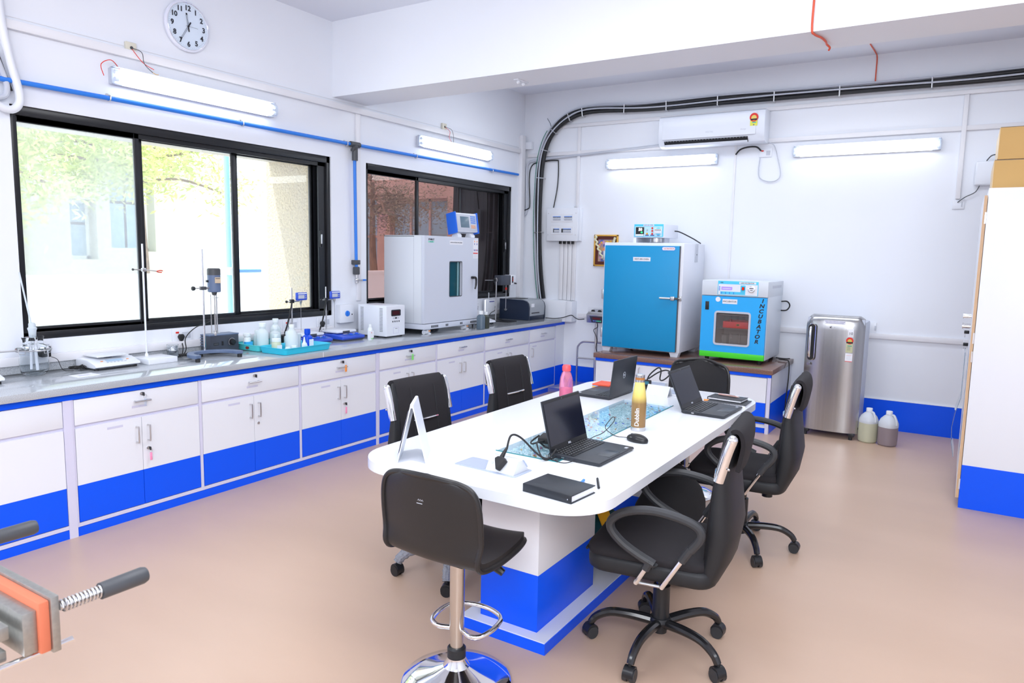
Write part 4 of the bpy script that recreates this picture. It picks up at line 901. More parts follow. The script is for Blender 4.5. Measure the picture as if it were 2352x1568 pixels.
for k in range(30):
    t = k / 29; x = -.125 + .01 * sin(k) + .10 * t ** 1.6; z = .165 - .25 * t; g.sphere((x, -.032, z), .013, M_fl, 8, (1.1, .9, .75))
for k in range(4): g.sphere((.115 - .004 * k, -.032, .14 - .018 * k), .015, M_fl, 8, (1.1, .9, .75))
g.build('garland', pc)
# air conditioner
ac = thing('air_conditioner', 'white wall mounted split air conditioner under the cable bundle', 'air conditioner', (-2.325, YB, 2.90))
M_acw = mat('ac_white', (.82, .86, .95), .25)
prof = [(0, -.155), (-.10, -.160), (-.165, -.145), (-.20, -.105), (-.213, -.02), (-.213, .10), (-.195, .145), (-.17, .158), (0, .160)]
MB().prism(prof, -.545, .545, M_acw, 'YZ', .006).build('body', ac)
MB().box((-.50, -.218, -.085), (.46, -.21, .132), M_acw, .004).build('front_panel', ac)
MB().prism([(-.168, -.147), (-.204, -.104), (-.208, -.100), (-.173, -.150)], -.48, .385, M_blk, 'YZ').build('air_outlet', ac)
lv = MB()
for k in range(28): x = -.47 + k * .031; lv.box((x, -.207, -.108), (x + .003, -.185, -.098), M_pgrey)
lv.prism([(-.175, -.150), (-.190, -.133), (-.194, -.136), (-.178, -.154)], -.475, .38, M_acw, 'YZ'); lv.build('louver', ac)
e = MB(); e.box((.405, -.2195, -.005), (.475, -.2185, .075), mat('label_yellow', (.80, .80, .10), .5)); e.lathe([(.042, -.2195), (.042, -.2205), (0, -.2206)], M_red, (.44, 0, .075), 24, 'Y', sx=1, sy=1)
e.lathe([(.026, -.221), (0, -.2212)], mat('label_yellow2', (.85, .65, .15), .5), (.44, 0, .07), 20, 'Y'); e.box((.41, -.222, .048), (.47, -.2208, .062), M_ink); e.box((.425, -.2205, .02), (.46, -.2196, .032), mat('label_teal', (.1, .45, .4), .5)); e.box((.435, -.2205, -.001), (.446, -.2196, .008), M_blueink)
e.build('energy_label', ac)
l = MB(); l.text('VOLTAS', .022, M_pgrey, FY(0, -.2185, -.035)); l.text('Energy', .02, M_pgrey, FY(.34, -.2185, -.03), shear=.3); l.build('brand_mark', ac)
sa = socket('white socket with a red indicator below the right end of the air conditioner', (-1.805, YB, 2.655), 0, .125, .085)
tag(MB().tube(smooth([(-2.10, YB - .01, 2.655), (-2.05, YB - .03, 2.70), (-1.97, YB - .03, 2.72), (-1.89, YB - .03, 2.715), (-1.845, YB - .03, 2.675)], 6), .008, M_blk, 8).build('power_cable'), 'short black cable arching to the air conditioner socket', 'cable')
tag(MB().tube(smooth([(-1.77, YB - .05, 2.75), (-1.72, YB - .03, 2.72), (-1.68, YB - .02, 2.60), (-1.645, YB - .02, 2.44), (-1.68, YB - .02, 2.38), (-1.76, YB - .02, 2.37), (-1.845, YB - .02, 2.41), (-1.86, YB - .02, 2.5), (-1.85, YB - .025, 2.61)], 6), .005, M_pgrey, 7).build('power_cable'), 'grey cable hanging in a loop below the air conditioner', 'cable')
socket('white square socket right of the far right tube fitting', (-.108, YB, 2.115), 0, .095, .085, red=False)
rt = thing('router_box', 'white wall box with cables partly hidden by the cardboard cartons', 'router', (.13, YB, 2.375))
MB().box((-.135, -.05, -.105), (.135, -.001, .105), M_plastic, .018, 3).build('case', rt)
MB().cyl((.055, -.05, .03), (.055, -.052, .03), .003, M_green, 8).box((.035, -.0515, -.01), (.07, -.0505, -.004), M_pgrey).build('indicator', rt)
MB().tube(smooth([(-.06, -.03, .10), (-.02, -.04, .15), (.05, -.04, .15), (.10, -.03, .12)], 5), .005, M_dgrey, 6).build('cable', rt)
MB().tube(smooth([(-.09, -.03, -.10), (-.12, -.03, -.16), (-.19, -.03, -.20), (-.245, -.02, -.245)], 5), .004, M_dgrey, 6).build('cable', rt)
socket('white socket box low on the wall just right of the fridge', (-.715, YB - .001, .965), 0, .07, .10, red=False)
sp = socket('white socket with two black plugs behind the scale display', (-3.62, YB, .96), 0, .20, .09, red=False, plug=-.03)
g = MB(); g.prism([(-.018, 0), (-.022, .012), (-.012, .028), (.012, .028), (.022, .012), (.018, 0), (.008, -.018), (-.008, -.018)], -.036, -.012, M_rub, 'XZ', .004, M=Matrix.Translation((.055, 0, -.02))); q = g.build('plug'); q.parent = sp
M_redw = mat('red_wire', (.75, .12, .06), .5)
tag(MB().tube(smooth([(-.848, 4.491, 3.48), (-.848, 4.492, 3.1), (-.850, 4.492, 2.90), (-.842, 4.53, 2.874), (-.818, 4.62, 2.874), (-.808, 4.70, 2.872), (-.812, 4.76, 2.872), (-.80, 4.80, 2.862), (-.808, 4.82, 2.852)], 6), .0062, M_redw, 8).build('conduit_pipe'), 'orange red wire coming down the front of the beam', 'wire')
tag(MB().tube(smooth([(-.93, 4.95, 3.482), (-.90, 6.0, 3.482), (-.875, 7.1, 3.482), (-.86, 7.5, 3.482), (-.855, YB - .01, 3.46), (-.855, YB - .01, 3.30), (-.85, YB - .01, 3.245), (-.80, YB - .01, 3.238), (-.6, YB - .01, 3.243)], 6), .0055, M_redw, 8).build('conduit_pipe'), 'red wire running over the ceiling and down the back wall', 'wire')
bl_ = thing('beam_bracket', 'small white twin bracket under the ceiling beam', 'bracket', (-2.93, 4.74, 2.882))
MB().box((-.02, -.075, -.008), (.02, .075, 0), M_plastic, .002).build('plate', bl_); s = MB()
for y in (-.04, .03): s.sphere((0, y, -.018), .014, M_plastic, 10)
s.build('knob', bl_)

# ================================================================ low cabinet with the two ovens
X0, X1, YF = -3.18, -1.42, 6.72
lc = thing('low_cabinet', 'low white and blue cabinet with a brown stone top carrying the two ovens', 'cabinet', (-2.3, YF, 0)); Q = Matrix.Translation((2.3, -YF, 0))
m = MB(); m.M = Q; m.box((X0, YF + .02, .05), (X1, YB - .005, .553), M_white); m.box((X0 + .01, YF + .03, 0), (X1 - .005, YB - .005, .06), M_blue)
m.box((X0, YF, .522), (X1 + .0, YF + .03, .553), M_blue); m.box((X1 - .03, YF, 0), (X1, YF + .03, .522), M_lav); m.box((X1 - .001, YF + .03, 0), (X1 + .001, YB - .006, .285), M_blue); m.box((X0 - .001, YF + .03, 0), (X0 + .001, YB - .006, .285), M_blue); m.build('carcass', lc)
m = MB(); m.M = Q; m.box((X0 - .015, YF - .02, .553), (X1 + .015, YB - .005, .600), M_brown, .003); m.build('stone_top', lc)
n = 4; wd = (X1 - X0 - .04) / n
for i in range(n):
    a = X0 + .008 + i * wd; b = a + wd - .006; m = MB(); m.M = Q
    m.box((a, YF, .286), (b, YF + .018, .515), M_white); m.box((a, YF, .09), (b, YF + .018, .2855), M_blue); do = m.build('door', lc)
    h = MB(); h.M = Q; x = b - .05 if i % 2 == 0 else a + .05; h.tube([(x, YF, .40), (x, YF - .025, .405), (x, YF - .025, .485), (x, YF, .49)], .005, M_steel, 7); h.build('handle', do)
ov = thing('hot_air_oven', 'large hot air oven with a teal blue door on the brown topped cabinet', 'oven', (-2.785, 6.91, .600))
M_teal = mat('teal_door', (.004, .30, .62), .4, bump=(300, .15, .0005)); M_ovw = mat('oven_white', (.80, .83, .92), .35)
b = MB(); b.box((-.425, .0, .045), (.43, .66, 1.135), M_ovw, .008); b.build('body', ov)
f = MB()
for x in (-.37, .37):
    for y in (.05, .6): f.prism([(x - .035, .0), (x + .035, 0), (x + .05, .047), (x - .05, .047)], y - .04, y + .04, M_ovw, 'XZ', .003)
f.build('foot', ov)
d = MB(); d.box((-.40, -.035, .055), (.395, .0, 1.105), M_teal, .004); d.box((.395, -.03, .055), (.399, .0, 1.105), M_dgrey); do = d.build('door', ov)
l = MB(); l.box((-.085, -.0365, .95), (.10, -.0348, .99), M_paper); l.text('HOT AIR OVEN', .022, M_ink, FY(.007, -.0372, .97)); l.build('name_label', do)
l = MB(); l.prism(rrect(.215, .355, 1.058, 1.098, .018, 5), -.0362, -.0348, M_bpipe, 'XZ'); l.prism(rrect(.219, .351, 1.062, 1.094, .015, 5), -.0368, -.036, M_paper, 'XZ'); l.text('ULTRATECH', .019, M_red, FY(.289, -.0374, 1.078)); l.build('brand_label', do)
h = MB(); h.box((.33, -.055, .57), (.37, -.035, .61), M_steel, .004); h.tube([(.22, -.06, .59), (.33, -.055, .59)], .010, M_steel, 10); h.box((.37, -.05, .58), (.41, -.035, .60), M_dgrey, .003); h.box((.41, -.015, .565), (.428, -.0, .615), M_steel, .003); h.cyl((.40, -.03, .59), (.42, -.03, .59), .011, M_steel); h.build('latch', do)
g = MB()
for z in (.20, .60, 1.0): g.box((-.425, -.03, z - .05), (-.402, .005, z + .05), M_steel, .002)
g.build('hinge', ov)
MB().box((.43, .34, .95), (.437, .42, 1.135), M_pgrey, .002).box((.437, .37, 1.02), (.439, .385, 1.03), M_ink).build('cover_plate', ov)
oc = thing('oven_controller', 'small blue faced control box standing on top of the hot air oven', 'controller', (-2.78, 7.03, 1.735))
M_sky = mat('panel_sky', (.08, .60, .90), .4); M_skyl = mat('panel_pale', (.50, .78, .88), .4)
MB().box((-.16, 0, .055), (.165, .42, .195), M_ovw, .003).build('case', oc); MB().box((-.16, 0, .0), (-.13, .4, .055), M_ovw).lathe([(.075, .0), (.055, .012), (.055, .05), (0, .05)], M_steel, (.06, .08, 0), 24).box((-.02, .2, 0), (.1, .35, .055), M_ovw).build('stand', oc)
p = MB(); p.box((-.155, -.004, .062), (.16, .0, .190), M_sky, .001); p.box((-.145, -.005, .068), (.15, -.003, .168), M_skyl); p.build('panel', oc)
p = MB(); p.box((-.135, -.010, .070), (-.045, -.004, .160), M_blk, .002); p.box((-.133, -.0105, .071), (-.047, -.0095, .088), M_plastic); p.text('50', .040, emis('digit_white', (1, 1, 1), 1.6), FY(-.085, -.011, .135), bold=.001); p.text('48', .022, emis('digit_green', (.05, 1, .35), 1.2), FY(-.07, -.011, .106), bold=.0008); p.build('display', oc)
k = MB()
for z in (.150, .122, .093): k.lathe([(.010, -.005), (.009, -.012), (0, -.013)], M_red, (.043, 0, z), 16, 'Y')
k.lathe([(.010, -.005), (.009, -.012), (0, -.013)], mat('amber', (.8, .35, .02), .4), (-.012, 0, .093), 16, 'Y'); k.lathe([(.010, -.005), (.006, -.018), (0, -.019)], M_steel, (-.012, 0, .132), 12, 'Y'); k.build('button', oc)
k = MB(); k.box((-.032, -.0058, .073), (.008, -.0048, .083), M_blueink); k.box((.022, -.0058, .073), (.066, -.0048, .083), M_blueink); k.box((.095, -.0058, .072), (.125, -.0048, .077), M_blueink); k.box((-.055, -.0062, .172), (.06, -.0038, .186), M_paper); k.text('HOT AIR OVEN', .014, M_blueink, FY(.002, -.0066, .179)); k.build('panel_label', oc)
b = MB(); b.lathe([(.037, -.005), (.037, -.006), (0, -.0062)], M_sky, (.108, 0, .118), 26, 'Y'); b.box((.068, -.022, .095), (.145, -.006, .143), M_plastic, .002)
for i in range(4): b.box((.076 + i * .017, -.026, .112), (.087 + i * .017, -.021, .128), M_plastic); b.box((.074 + i * .017, -.0225, .122), (.089 + i * .017, -.0215, .134), M_ink)
b.build('breaker', oc)
MB().tube(smooth([(.17, .30, .13), (.22, .33, .12), (.33, .40, .06), (.40, .40, .02), (.425, .38, .008)], 6), .0065, M_blk, 7).build('cable', oc)
# incubator
ic = thing('incubator', 'light blue laboratory incubator with a window and green base stripe', 'incubator', (-1.845, 6.90, .600))
M_incb = mat('incubator_blue', (.02, .42, .93), .35); M_incg = mat('incubator_green', (.07, .72, .03), .35); M_icw = mat('incubator_grey', (.68, .73, .80), .35)
b = MB(); b.box((-.30, .035, .045), (.31, .64, .78), M_icw, .004); b.build('body', ic)
b = MB(); b.box((-.31, -.002, .640), (.312, .642, .785), M_icw, .006); lid = b.build('top_housing', ic)
f = MB()
for x in (-.25, .25):
    for y in (.08, .58): f.lathe([(.018, 0), (.022, .045), (0, .045)], M_rub, (x, y, 0), 12)
f.build('foot', ic)
d = MB(); WX0, WX1, WZ0, WZ1 = -.165, .16, .175, .485
d.box((-.305, 0, .10), (WX0, .035, .635), M_incb); d.box((WX1, 0, .10), (.305, .035, .635), M_incb); d.box((WX0, 0, .10), (WX1, .035, WZ0), M_incb); d.box((WX0, 0, WZ1), (WX1, .035, .635), M_incb)
d.box((-.305, 0, .045), (.305, .035, .10), M_incg, .002); do = d.build('door', ic)
def frame_ring(mb, x0, x1, z0, z1, r, wd, y0, y1, m):
    o = rrect(x0 - wd, x1 + wd, z0 - wd, z1 + wd, r + wd, 6); i = rrect(x0, x1, z0, z1, r, 6); n = len(o)
    vs = [(a, y0, b) for a, b in o] + [(a, y0, b) for a, b in i] + [(a, y1, b) for a, b in o] + [(a, y1, b) for a, b in i]; fs = []
    for k in range(n):
        j = (k + 1) % n; fs += [(k, j, n + j, n + k), (2 * n + k, 2 * n + j, 3 * n + j, 3 * n + k), (k, j, 2 * n + j, 2 * n + k), (n + k, n + j, 3 * n + j, 3 * n + k)]
    mb.raw(vs, fs, m)
g = MB(); frame_ring(g, WX0 + .008, WX1 - .008, WZ0 + .008, WZ1 - .008, .014, .018, -.006, .004, M_pgrey); g.build('window_seal', do)
MB().box((WX0, .008, WZ0), (WX1, .012, WZ1), glass_mat('incubator_glass', (.90, .88, .88), haze=.03, hazecol=(.6, .6, .6))).build('glass', do)
# the cavity behind the glass: a steel lined box in front of the body
c = MB(); M_cav = mat('cavity_steel', (.55, .54, .52), .4)
for a, b2 in (((WX0 - .02, .034, WZ0 - .02), (WX1 + .02, .036, WZ1 + .02)),): pass
ic_body = b
l = MB(); l.box((-.105, -.0012, .565), (.035, .0005, .610), M_paper); l.text('INCUBATOR', .022, M_ink, FY(-.035, -.0018, .5875)); l.build('name_label', do)
l = MB(); l.lathe([(.024, -.0005), (.024, -.0015), (0, -.0016)], M_paper, (-.148, 0, .605), 20, 'Y'); l.box((-.268, -.004, .50), (-.232, .0, .58), M_blk, .002); l.build('port', do)
l = MB()
for i, chh in enumerate('INCUBATOR'): l.text(chh, .050, M_ink, FY(.266 - i * .0045, -.001, .606 - i * .0480), shear=.2, bold=.0018, sx=1.15)
l.build('lettering', do)
p = MB(); p.box((-.155, -.005, .648), (.222, -.001, .782), M_sky, .001); p.box((-.149, -.0056, .652), (.216, -.0045, .752), M_plastic); p.box((-.13, -.0060, .656), (.10, -.0052, .682), M_sky); p.box((.06, -.0064, .6565), (.105, -.0052, .745), M_sky); p.build('control_panel', lid)
p = MB(); p.box((-.12, -.0075, .697), (-.018, -.0055, .727), emis('lcd_violet', (.35, .25, .85), 1.0)); p.box((-.11, -.008, .708), (-.03, -.0074, .713), M_plastic); p.build('display', lid)
p = MB(); p.box((.072, -.012, .70), (.096, -.006, .73), M_ink); p.box((.076, -.014, .703), (.092, -.011, .727), emis('neon_red', (1, .03, .01), .9)); p.build('switch', lid)
p = MB(); p.lathe([(.033, -.0055), (.033, -.012), (.028, -.014), (0, -.014)], M_chrome, (.162, 0, .712), 28, 'Y'); p.lathe([(.027, -.0142), (0, -.0146)], M_paper, (.162, 0, .712), 24, 'Y'); p.box((.144, -.0155, .716), (.180, -.0145, .723), M_ink); p.box((.150, -.0155, .70), (.174, -.0145, .705), M_ink); p.build('dial', lid)
p = MB(); p.box((.045, -.0062, .758), (.200, -.0048, .776), M_paper); p.text('LAB INCUBATOR', .016, M_ink, FY(.122, -.0068, .767)); p.text('SINE', .014, M_ink, FY(-.12, -.0058, .767), shear=.3)
for k in range(4): p.box((-.145, -.0064, .69 + k * .011), (-.132, -.0054, .697 + k * .011), M_bpipe); p.box((-.12 + k * .038, -.0066, .659), (-.113 + k * .038, -.0056, .678), M_bpipe)
p.build('panel_label', lid)
MB().box((.312, .18, .72), (.3135, .55, .745), M_pgrey).build('side_vent', lid)
MB().tube(smooth([(.31, .60, .58), (.36, .63, .58), (.385, .64, .54), (.36, .63, .495), (.31, .60, .49)], 5), .007, M_rub, 7).build('hose', ic)
cb_ = MB(); cb_.tube(smooth([(-1.55, 7.50, .612), (-1.47, 7.45, .615), (-1.42, 7.50, .614), (-1.50, 7.40, .615), (-1.44, 7.36, .616), (-1.395, 7.34, .60), (-1.385, 7.32, .45), (-1.39, 7.28, .2), (-1.37, 7.2, .015), (-1.3, 7.0, .012)], 8), .006, M_rub, 7)
tag(cb_.build('power_cable'), 'black cable coiled on the brown top and hanging down its side', 'cable')
# open the incubator body behind its window: rebuild as a lined shell with shelf contents
for o in list(ic.children):
    if o.name.startswith('body'): bpy.data.objects.remove(o)
b = MB(); bx0, bx1, by0, by1, bz0, bz1 = -.30, .31, .035, .64, .045, .78
b.box((bx0, by0, bz0), (WX0 - .03, by1, bz1), M_icw, .004); b.box((WX1 + .03, by0, bz0), (bx1, by1, bz1), M_icw, .004); b.box((WX0 - .03, by0, bz0), (WX1 + .03, by1, WZ0 - .03), M_icw); b.box((WX0 - .03, by0, WZ1 + .03), (WX1 + .03, by1, bz1), M_icw); b.box((WX0 - .03, .42, WZ0 - .03), (WX1 + .03, by1, WZ1 + .03), M_icw)
b.box((WX0 - .03, .415, WZ0 - .03), (WX1 + .03, .42, WZ1 + .03), M_cav); b.box((WX0 - .03, .04, WZ0 - .03), (WX1 + .03, .42, WZ0 - .026), M_cav); b.box((WX0 - .03, .04, WZ1 + .026), (WX1 + .03, .42, WZ1 + .03), mat('cavity_roof', (.25, .08, .07), .5)); b.box((WX0 - .03, .04, WZ0 - .03), (WX0 - .027, .42, WZ1 + .03), M_cav); b.box((WX1 + .027, .04, WZ0 - .03), (WX1 + .03, .42, WZ1 + .03), M_cav)
b.build('body', ic)
s = MB()
for z in (.325, .455):
    for k in range(3): s.cyl((WX0 - .03, .06 + k * .16, z), (WX1 + .03, .06 + k * .16, z), .003, M_steel, 6)
    for k in range(18): x = WX0 - .025 + k * .021; s.cyl((x, .055, z), (x, .40, z), .0015, M_steel, 5)
s.build('shelf', ic)
rb = thing('tray', 'red tray of glass flasks on the shelf inside the incubator', 'tray', (-1.83, 7.08, .930))
m = MB(); m.box((-.115, -.10, 0), (.16, .10, .004), M_red)
for a, b2 in (((-.125, -.11, 0), (.17, -.106, .062)), ((-.125, .106, 0), (.17, .11, .062)), ((-.125, -.11, 0), (-.121, .11, .062)), ((.166, -.11, 0), (.17, .11, .062))): m.box(a, b2, M_red, .002)
m.build('body', rb); l = MB(); l.lathe([(.018, -.1105), (.018, -.112), (.014, -.112), (.014, -.1105)], M_gold, (.02, 0, .033), 20, 'Y', sx=.55); l.build('badge', rb)
for i, (x, y) in enumerate(((-.08, 0), (-.02, .03), (.05, -.02), (.12, .02))):
    f = thing('flask', ('leftmost', 'second', 'third', 'rightmost')[i] + ' glass flask standing in the red incubator tray', 'flask', (-1.83 + x, 7.08 + y, .936)); MB().lathe([(0, 0), (.026, .001), (.028, .01), (.010, .06), (.009, .095), (.012, .10)], M_glass, seg=18).build('glass', f)
for i, (x, y) in enumerate(((-.11, .0), (-.03, .04), (.07, 0))):
    f = thing('beaker', ('left', 'middle', 'right')[i] + ' glass beaker on the floor of the incubator chamber', 'beaker', (-1.85 + x, 7.10 + y, .752)); MB().lathe([(0, 0), (.033, .001), (.035, .006), (.035, .10), (.038, .105)], M_glass, seg=20).build('glass', f)

# ================================================================ refrigerator and jugs
fg = thing('refrigerator', 'single door brushed steel refrigerator standing by the back wall', 'refrigerator', (-.95, 6.93, 0))
M_fr = mat('brushed_steel', (.50, .50, .51), .27, 1, noise=((40, 40, .4), .12)); M_frs = mat('fridge_side', (.55, .60, .72), .4)
MB().box((-.215, .06, .06), (.225, .60, 1.045), M_frs, .02).build('cabinet', fg)
P = []
for i in range(25):
    t = -1 + 2 * i / 24; x = .243 * t; y = .0 + .055 * abs(t) ** 3.2; row = []
    for z, k in ((.06, 0), (.08, 0), (.5, 0), (.98, 0), (1.05, .004), (1.085, .018), (1.105, .045), (1.11, .07)): row.append((x * (1 - max(0, (z - 1.05)) * .6), y + k + (.0), z - .03 * max(0, abs(t) - .85) / .15 * (z > 1.0)))
    P.append(row)
d = MB(); d.grid(P, M_fr); d.box((-.236, .055, .06), (.236, .075, 1.08), M_frs); do = d.build('door', fg, sharp=50)
hx = -.185
h = MB(); o = [(hx + .030 * cos(a), .86 + (.135 if sin(a) > 0 else -.135) + .030 * sin(a)) for a in [R(k * 15) for k in range(24)]]
h.prism(o, -.004, .012, M_blk, 'XZ'); frame = [(x, -.005, z) for x, z in o]; h.tube(frame, .004, M_chrome, 6, closed=True); h.build('handle_recess', do)
h = MB(); h.tube(smooth([(hx - .008, .0, 1.00), (hx - .010, -.022, .97), (hx - .010, -.028, .86), (hx - .010, -.022, .75), (hx - .008, .0, .72)], 6), [.009] * 3 + [.012] * 19 + [.009] * 3, M_chrome, 12); h.build('handle', do)
h = MB(); h.cyl((-.20, .006, .66), (-.20, -.004, .66), .013, M_chrome, 16); h.build('lock', do)
l = MB(); l.box((-.085, -.0022, 1.035), (.085, -.0010, 1.065), M_paper)
l.M = Matrix.Identity(4); l.text('ONLY FOR CHEMICAL STORAGE', .0115, M_blueink, FY(0, -.0026, 1.056)); l.text('NO FOOD ITEMS ALLOWED', .0115, M_blueink, FY(0, -.0026, 1.043)); l.build('notice_label', do)
l = MB(); l.box((.113, -.0015, .925), (.158, .012, 1.0), M_paper, .0005); l.text('10', .034, M_ink, FY(.136, -.0022, .958)); l.build('warranty_label', do)
l = MB(); l.box((.103, -.0012, .79), (.158, .012, .895), mat('label_olive', (.55, .56, .35), .5)); l.lathe([(.030, -.0025), (0, -.0026)], M_red, (.131, 0, .895), 24, 'Y'); l.lathe([(.018, -.003), (0, -.0032)], mat('label_gold', (.65, .5, .1), .5), (.131, 0, .892), 20, 'Y'); l.box((.105, -.0036, .872), (.157, -.003, .885), M_ink)
l.box((.115, -.002, .845), (.15, -.001, .852), mat('label_teal2', (.05, .35, .25), .5))
for k in range(4): l.box((.112, -.002, .835 - .008 * k), (.14, -.001, .8365 - .008 * k), M_dgrey)
l.build('energy_label', do)
l = MB(); l.box((.103, -.0014, .712), (.16, .012, .782), M_paper); l.box((.103, -.0018, .708), (.16, .012, .713), M_red)
for k in range(5): l.box((.112, -.002, .765 - .009 * k), (.152, -.001, .7665 - .009 * k), M_red if k == 0 else M_pgrey)
l.build('leaflet', do)
l = MB(); l.lathe([(.010, -.0012), (.010, -.0022), (0, -.0024)], M_chrome, (-.03, 0, 1.005), 16, 'Y'); l.text('LG', .014, M_pgrey, FY(-.002, -.0012, 1.005)); l.build('brand_mark', do)
f = MB()
for x in (-.19, .19):
    f.box((x - .02, .02, .03), (x + .03, .08, .06), M_blk, .004); f.cyl((x, .04, 0), (x, .04, .03), .016, M_blk, 10); f.cyl((x, .5, 0), (x, .5, .06), .016, M_blk, 10)
f.build('foot', fg)
def jug(label, loc, rz, liq, lvl):
    t = thing('jerrycan', label, 'jug', loc, rz, 'plastic jugs on the floor')
    M_jug = MATS.get('jug_plastic') or mat('jug_plastic', (.70, .74, .80), .4, trans=.15)
    pr_ = [(0, 0), (.060, 0), (.070, .012), (.073, .05), (.073, lvl)]; MB().lathe(pr_ + [(0, lvl)], liq, seg=28, pw=.75).build('liquid_part', t)
    MB().lathe([(.073, lvl), (.074, lvl + .01), (.073, .20), (.060, .235), (.035, .262), (.024, .270), (.023, .282)], M_jug, seg=28, pw=.75).build('upper_body', t)
    MB().lathe([(.026, .278), (.026, .302), (.024, .305), (0, .305)], M_plastic, seg=20).build('cap', t)
    MB().tube(smooth([(.02, 0, .265), (.045, 0, .272), (.07, 0, .23), (.074, 0, .19)], 5), .010, M_jug, 8).build('handle', t); return t
jug('plastic jug of pale yellow liquid on the floor, next to the fridge', (-.625, 7.0, 0), R(-40), mat('yellow_liquid', (.52, .52, .38), .45), .175)
jug('plastic jug of brownish grey liquid on the floor right of the yellow one', (-.465, 6.965, 0), R(-30), mat('mauve_liquid', (.26, .21, .23), .45), .165)

# ================================================================ weighing scale on the floor
sc = thing('platform_scale', 'steel platform weighing scale with a tubular hoop in the back corner', 'weighing scale', (-3.53, 7.16, 0), R(-4))
MB().box((-.30, -.26, .06), (.28, .26, .135), M_steel, .006).build('platform', sc)
f = MB()
for x in (-.26, .24):
    for y in (-.22, .22): f.lathe([(.02, 0), (.02, .02), (.008, .025), (.008, .06)], M_rub, (x, y, 0), 10)
f.build('foot', sc)
MB().tube(smooth([(-.23, .24, .13), (-.23, .24, .50), (-.215, .24, .56), (-.17, .24, .60), (-.10, .24, .612), (.26, .24, .62)], 4), .0115, M_steel, 10).cyl((-.23, .24, .415), (.01, .24, .42), .009, M_steel, 10).cyl((.26, .24, .13), (.26, .24, .62), .0115, M_steel, 10).build('hoop', sc)
MB().cyl((.012, .24, .13), (.012, .24, .84), .018, M_steel, 14).build('pole', sc)
h = MB(); h.M = Matrix.Translation((.03, .20, .90)) @ Matrix.Rotation(R(35), 4, 'X')
h.prism([(-.13, -.055), (.15, -.055), (.13, .06), (-.10, .06)], -.03, .035, M_steel, 'XZ', .004); h.build('indicator_case', sc)
h = MB(); h.M = Matrix.Translation((.03, .20, .90)) @ Matrix.Rotation(R(35), 4, 'X'); h.box((-.06, -.033, -.042), (.10, -.03, .045), M_bgd); h.box((-.03, -.034, .005), (.07, -.0325, .030), mat('led_maroon', (.20, .02, .02), .3))
for k in range(5): h.box((-.035 + k * .022, -.034, -.025), (-.02 + k * .022, -.0325, -.014), emis('key_glow%d' % k, ((.1, .15, .6), (.1, .15, .6), (.05, .45, .45), (.05, .5, .3), (.05, .5, .3))[k], .8))
h.build('display', sc)
MB().tube(smooth([(.03, .20, .86), (.05, .20, .80), (.0, .20, .76), (.03, .20, .70), (.05, .20, .64), (.03, .21, .56), (.05, .22, .5)], 6), .004, M_rub, 6).build('cable', sc)
tag(MB().tube(smooth([(-4.16, 7.38, .856), (-4.05, 7.42, .852), (-3.95, 7.44, .87), (-3.86, 7.46, .90), (-3.78, 7.40, .88), (-3.70, 7.34, .87), (-3.62, 7.32, .88)], 7), .005, M_rub, 7).build('power_cable'), 'black cable running from the printer to the scale display', 'cable')

# ================================================================ cupboard at the right
cp = thing('cupboard', 'tall white cupboard with a blue foot and brown board edges at the right', 'cupboard', (.36, 5.45, 0))
M_ply = mat('board_edge', (.62, .42, .26), .6)
MB().box((-.28, 0, 0), (.32, 1.15, 2.065), M_white, .001).box((-.281, -.0012, 0), (.321, 0, .288), M_blue).box((-.2812, 0, 0), (-.2805, 1.15, .06), M_blue).build('carcass', cp)
for k in range(2):
    m = MB(); y0 = .003 + k * .575; m.box((-.300, y0, .065), (-.283, y0 + .57, 2.02), M_ply); m.box((-.3008, y0, .065), (-.300, y0 + .57, 2.02), M_white); do = m.build('door', cp)
    h = MB()
    if k == 0:
        for z in (1.88, 1.12, 1.0, .16): h.box((-.290, -.0025, z - .035), (-.281, .0035, z + .035), M_steel)
        h.build('hinge', do)
    h = MB(); yh = .53 if k == 0 else .62
    for z in (1.225, 1.155): h.cyl((-.301, yh, z), (-.345, yh, z), .014, M_chrome, 12); h.lathe([(.018, -.352), (.018, -.345)], M_chrome, (0, yh, z), 12, 'X')
    h.build('knob', do)
for lbl, z, y in (('black headed key with a white tag hanging on the cupboard door', 1.115, 5.97), ('lower black key with a blue ribbon on the cupboard door', 1.03, 5.95)):
    t = thing('key_tag', lbl, 'key tag', (.058, y, z)); MB().box((-.035, -.004, -.012), (-.004, .004, .012), M_blk, .004).build('key', t); MB().tube([(-.028, .012 * cos(a), -.022 + .014 * sin(a)) for a in [R(30 * k) for k in range(12)]], .0012, M_steel, 5, closed=True).build('ring', t); MB().box((-.034, -.014, -.085), (-.028, .014, -.035), M_plastic, .003).build('tag', t)
pb = MB(); P = []
for j in range(8): z = 1.02 - j * .10; dd = -.02 - .06 * max(0, sin((j - 3) * .7)) * (j > 3); P.append([(.052 + dd * .6, 5.50 + .3 * i / 5, z) for i in range(6)])
pb.grid(P, glass_mat('pouch_film', (.62, .70, .78), haze=.35, hazecol=(.4, .5, .6)), .004); tag(pb.build('plastic_pouch'), 'translucent plastic pouch hanging on the cupboard door', 'pouch')
M_card = mat('cardboard', (.64, .40, .15), .8, bump=(30, .1)); M_tape = mat('tape', (.70, .50, .25), .4)
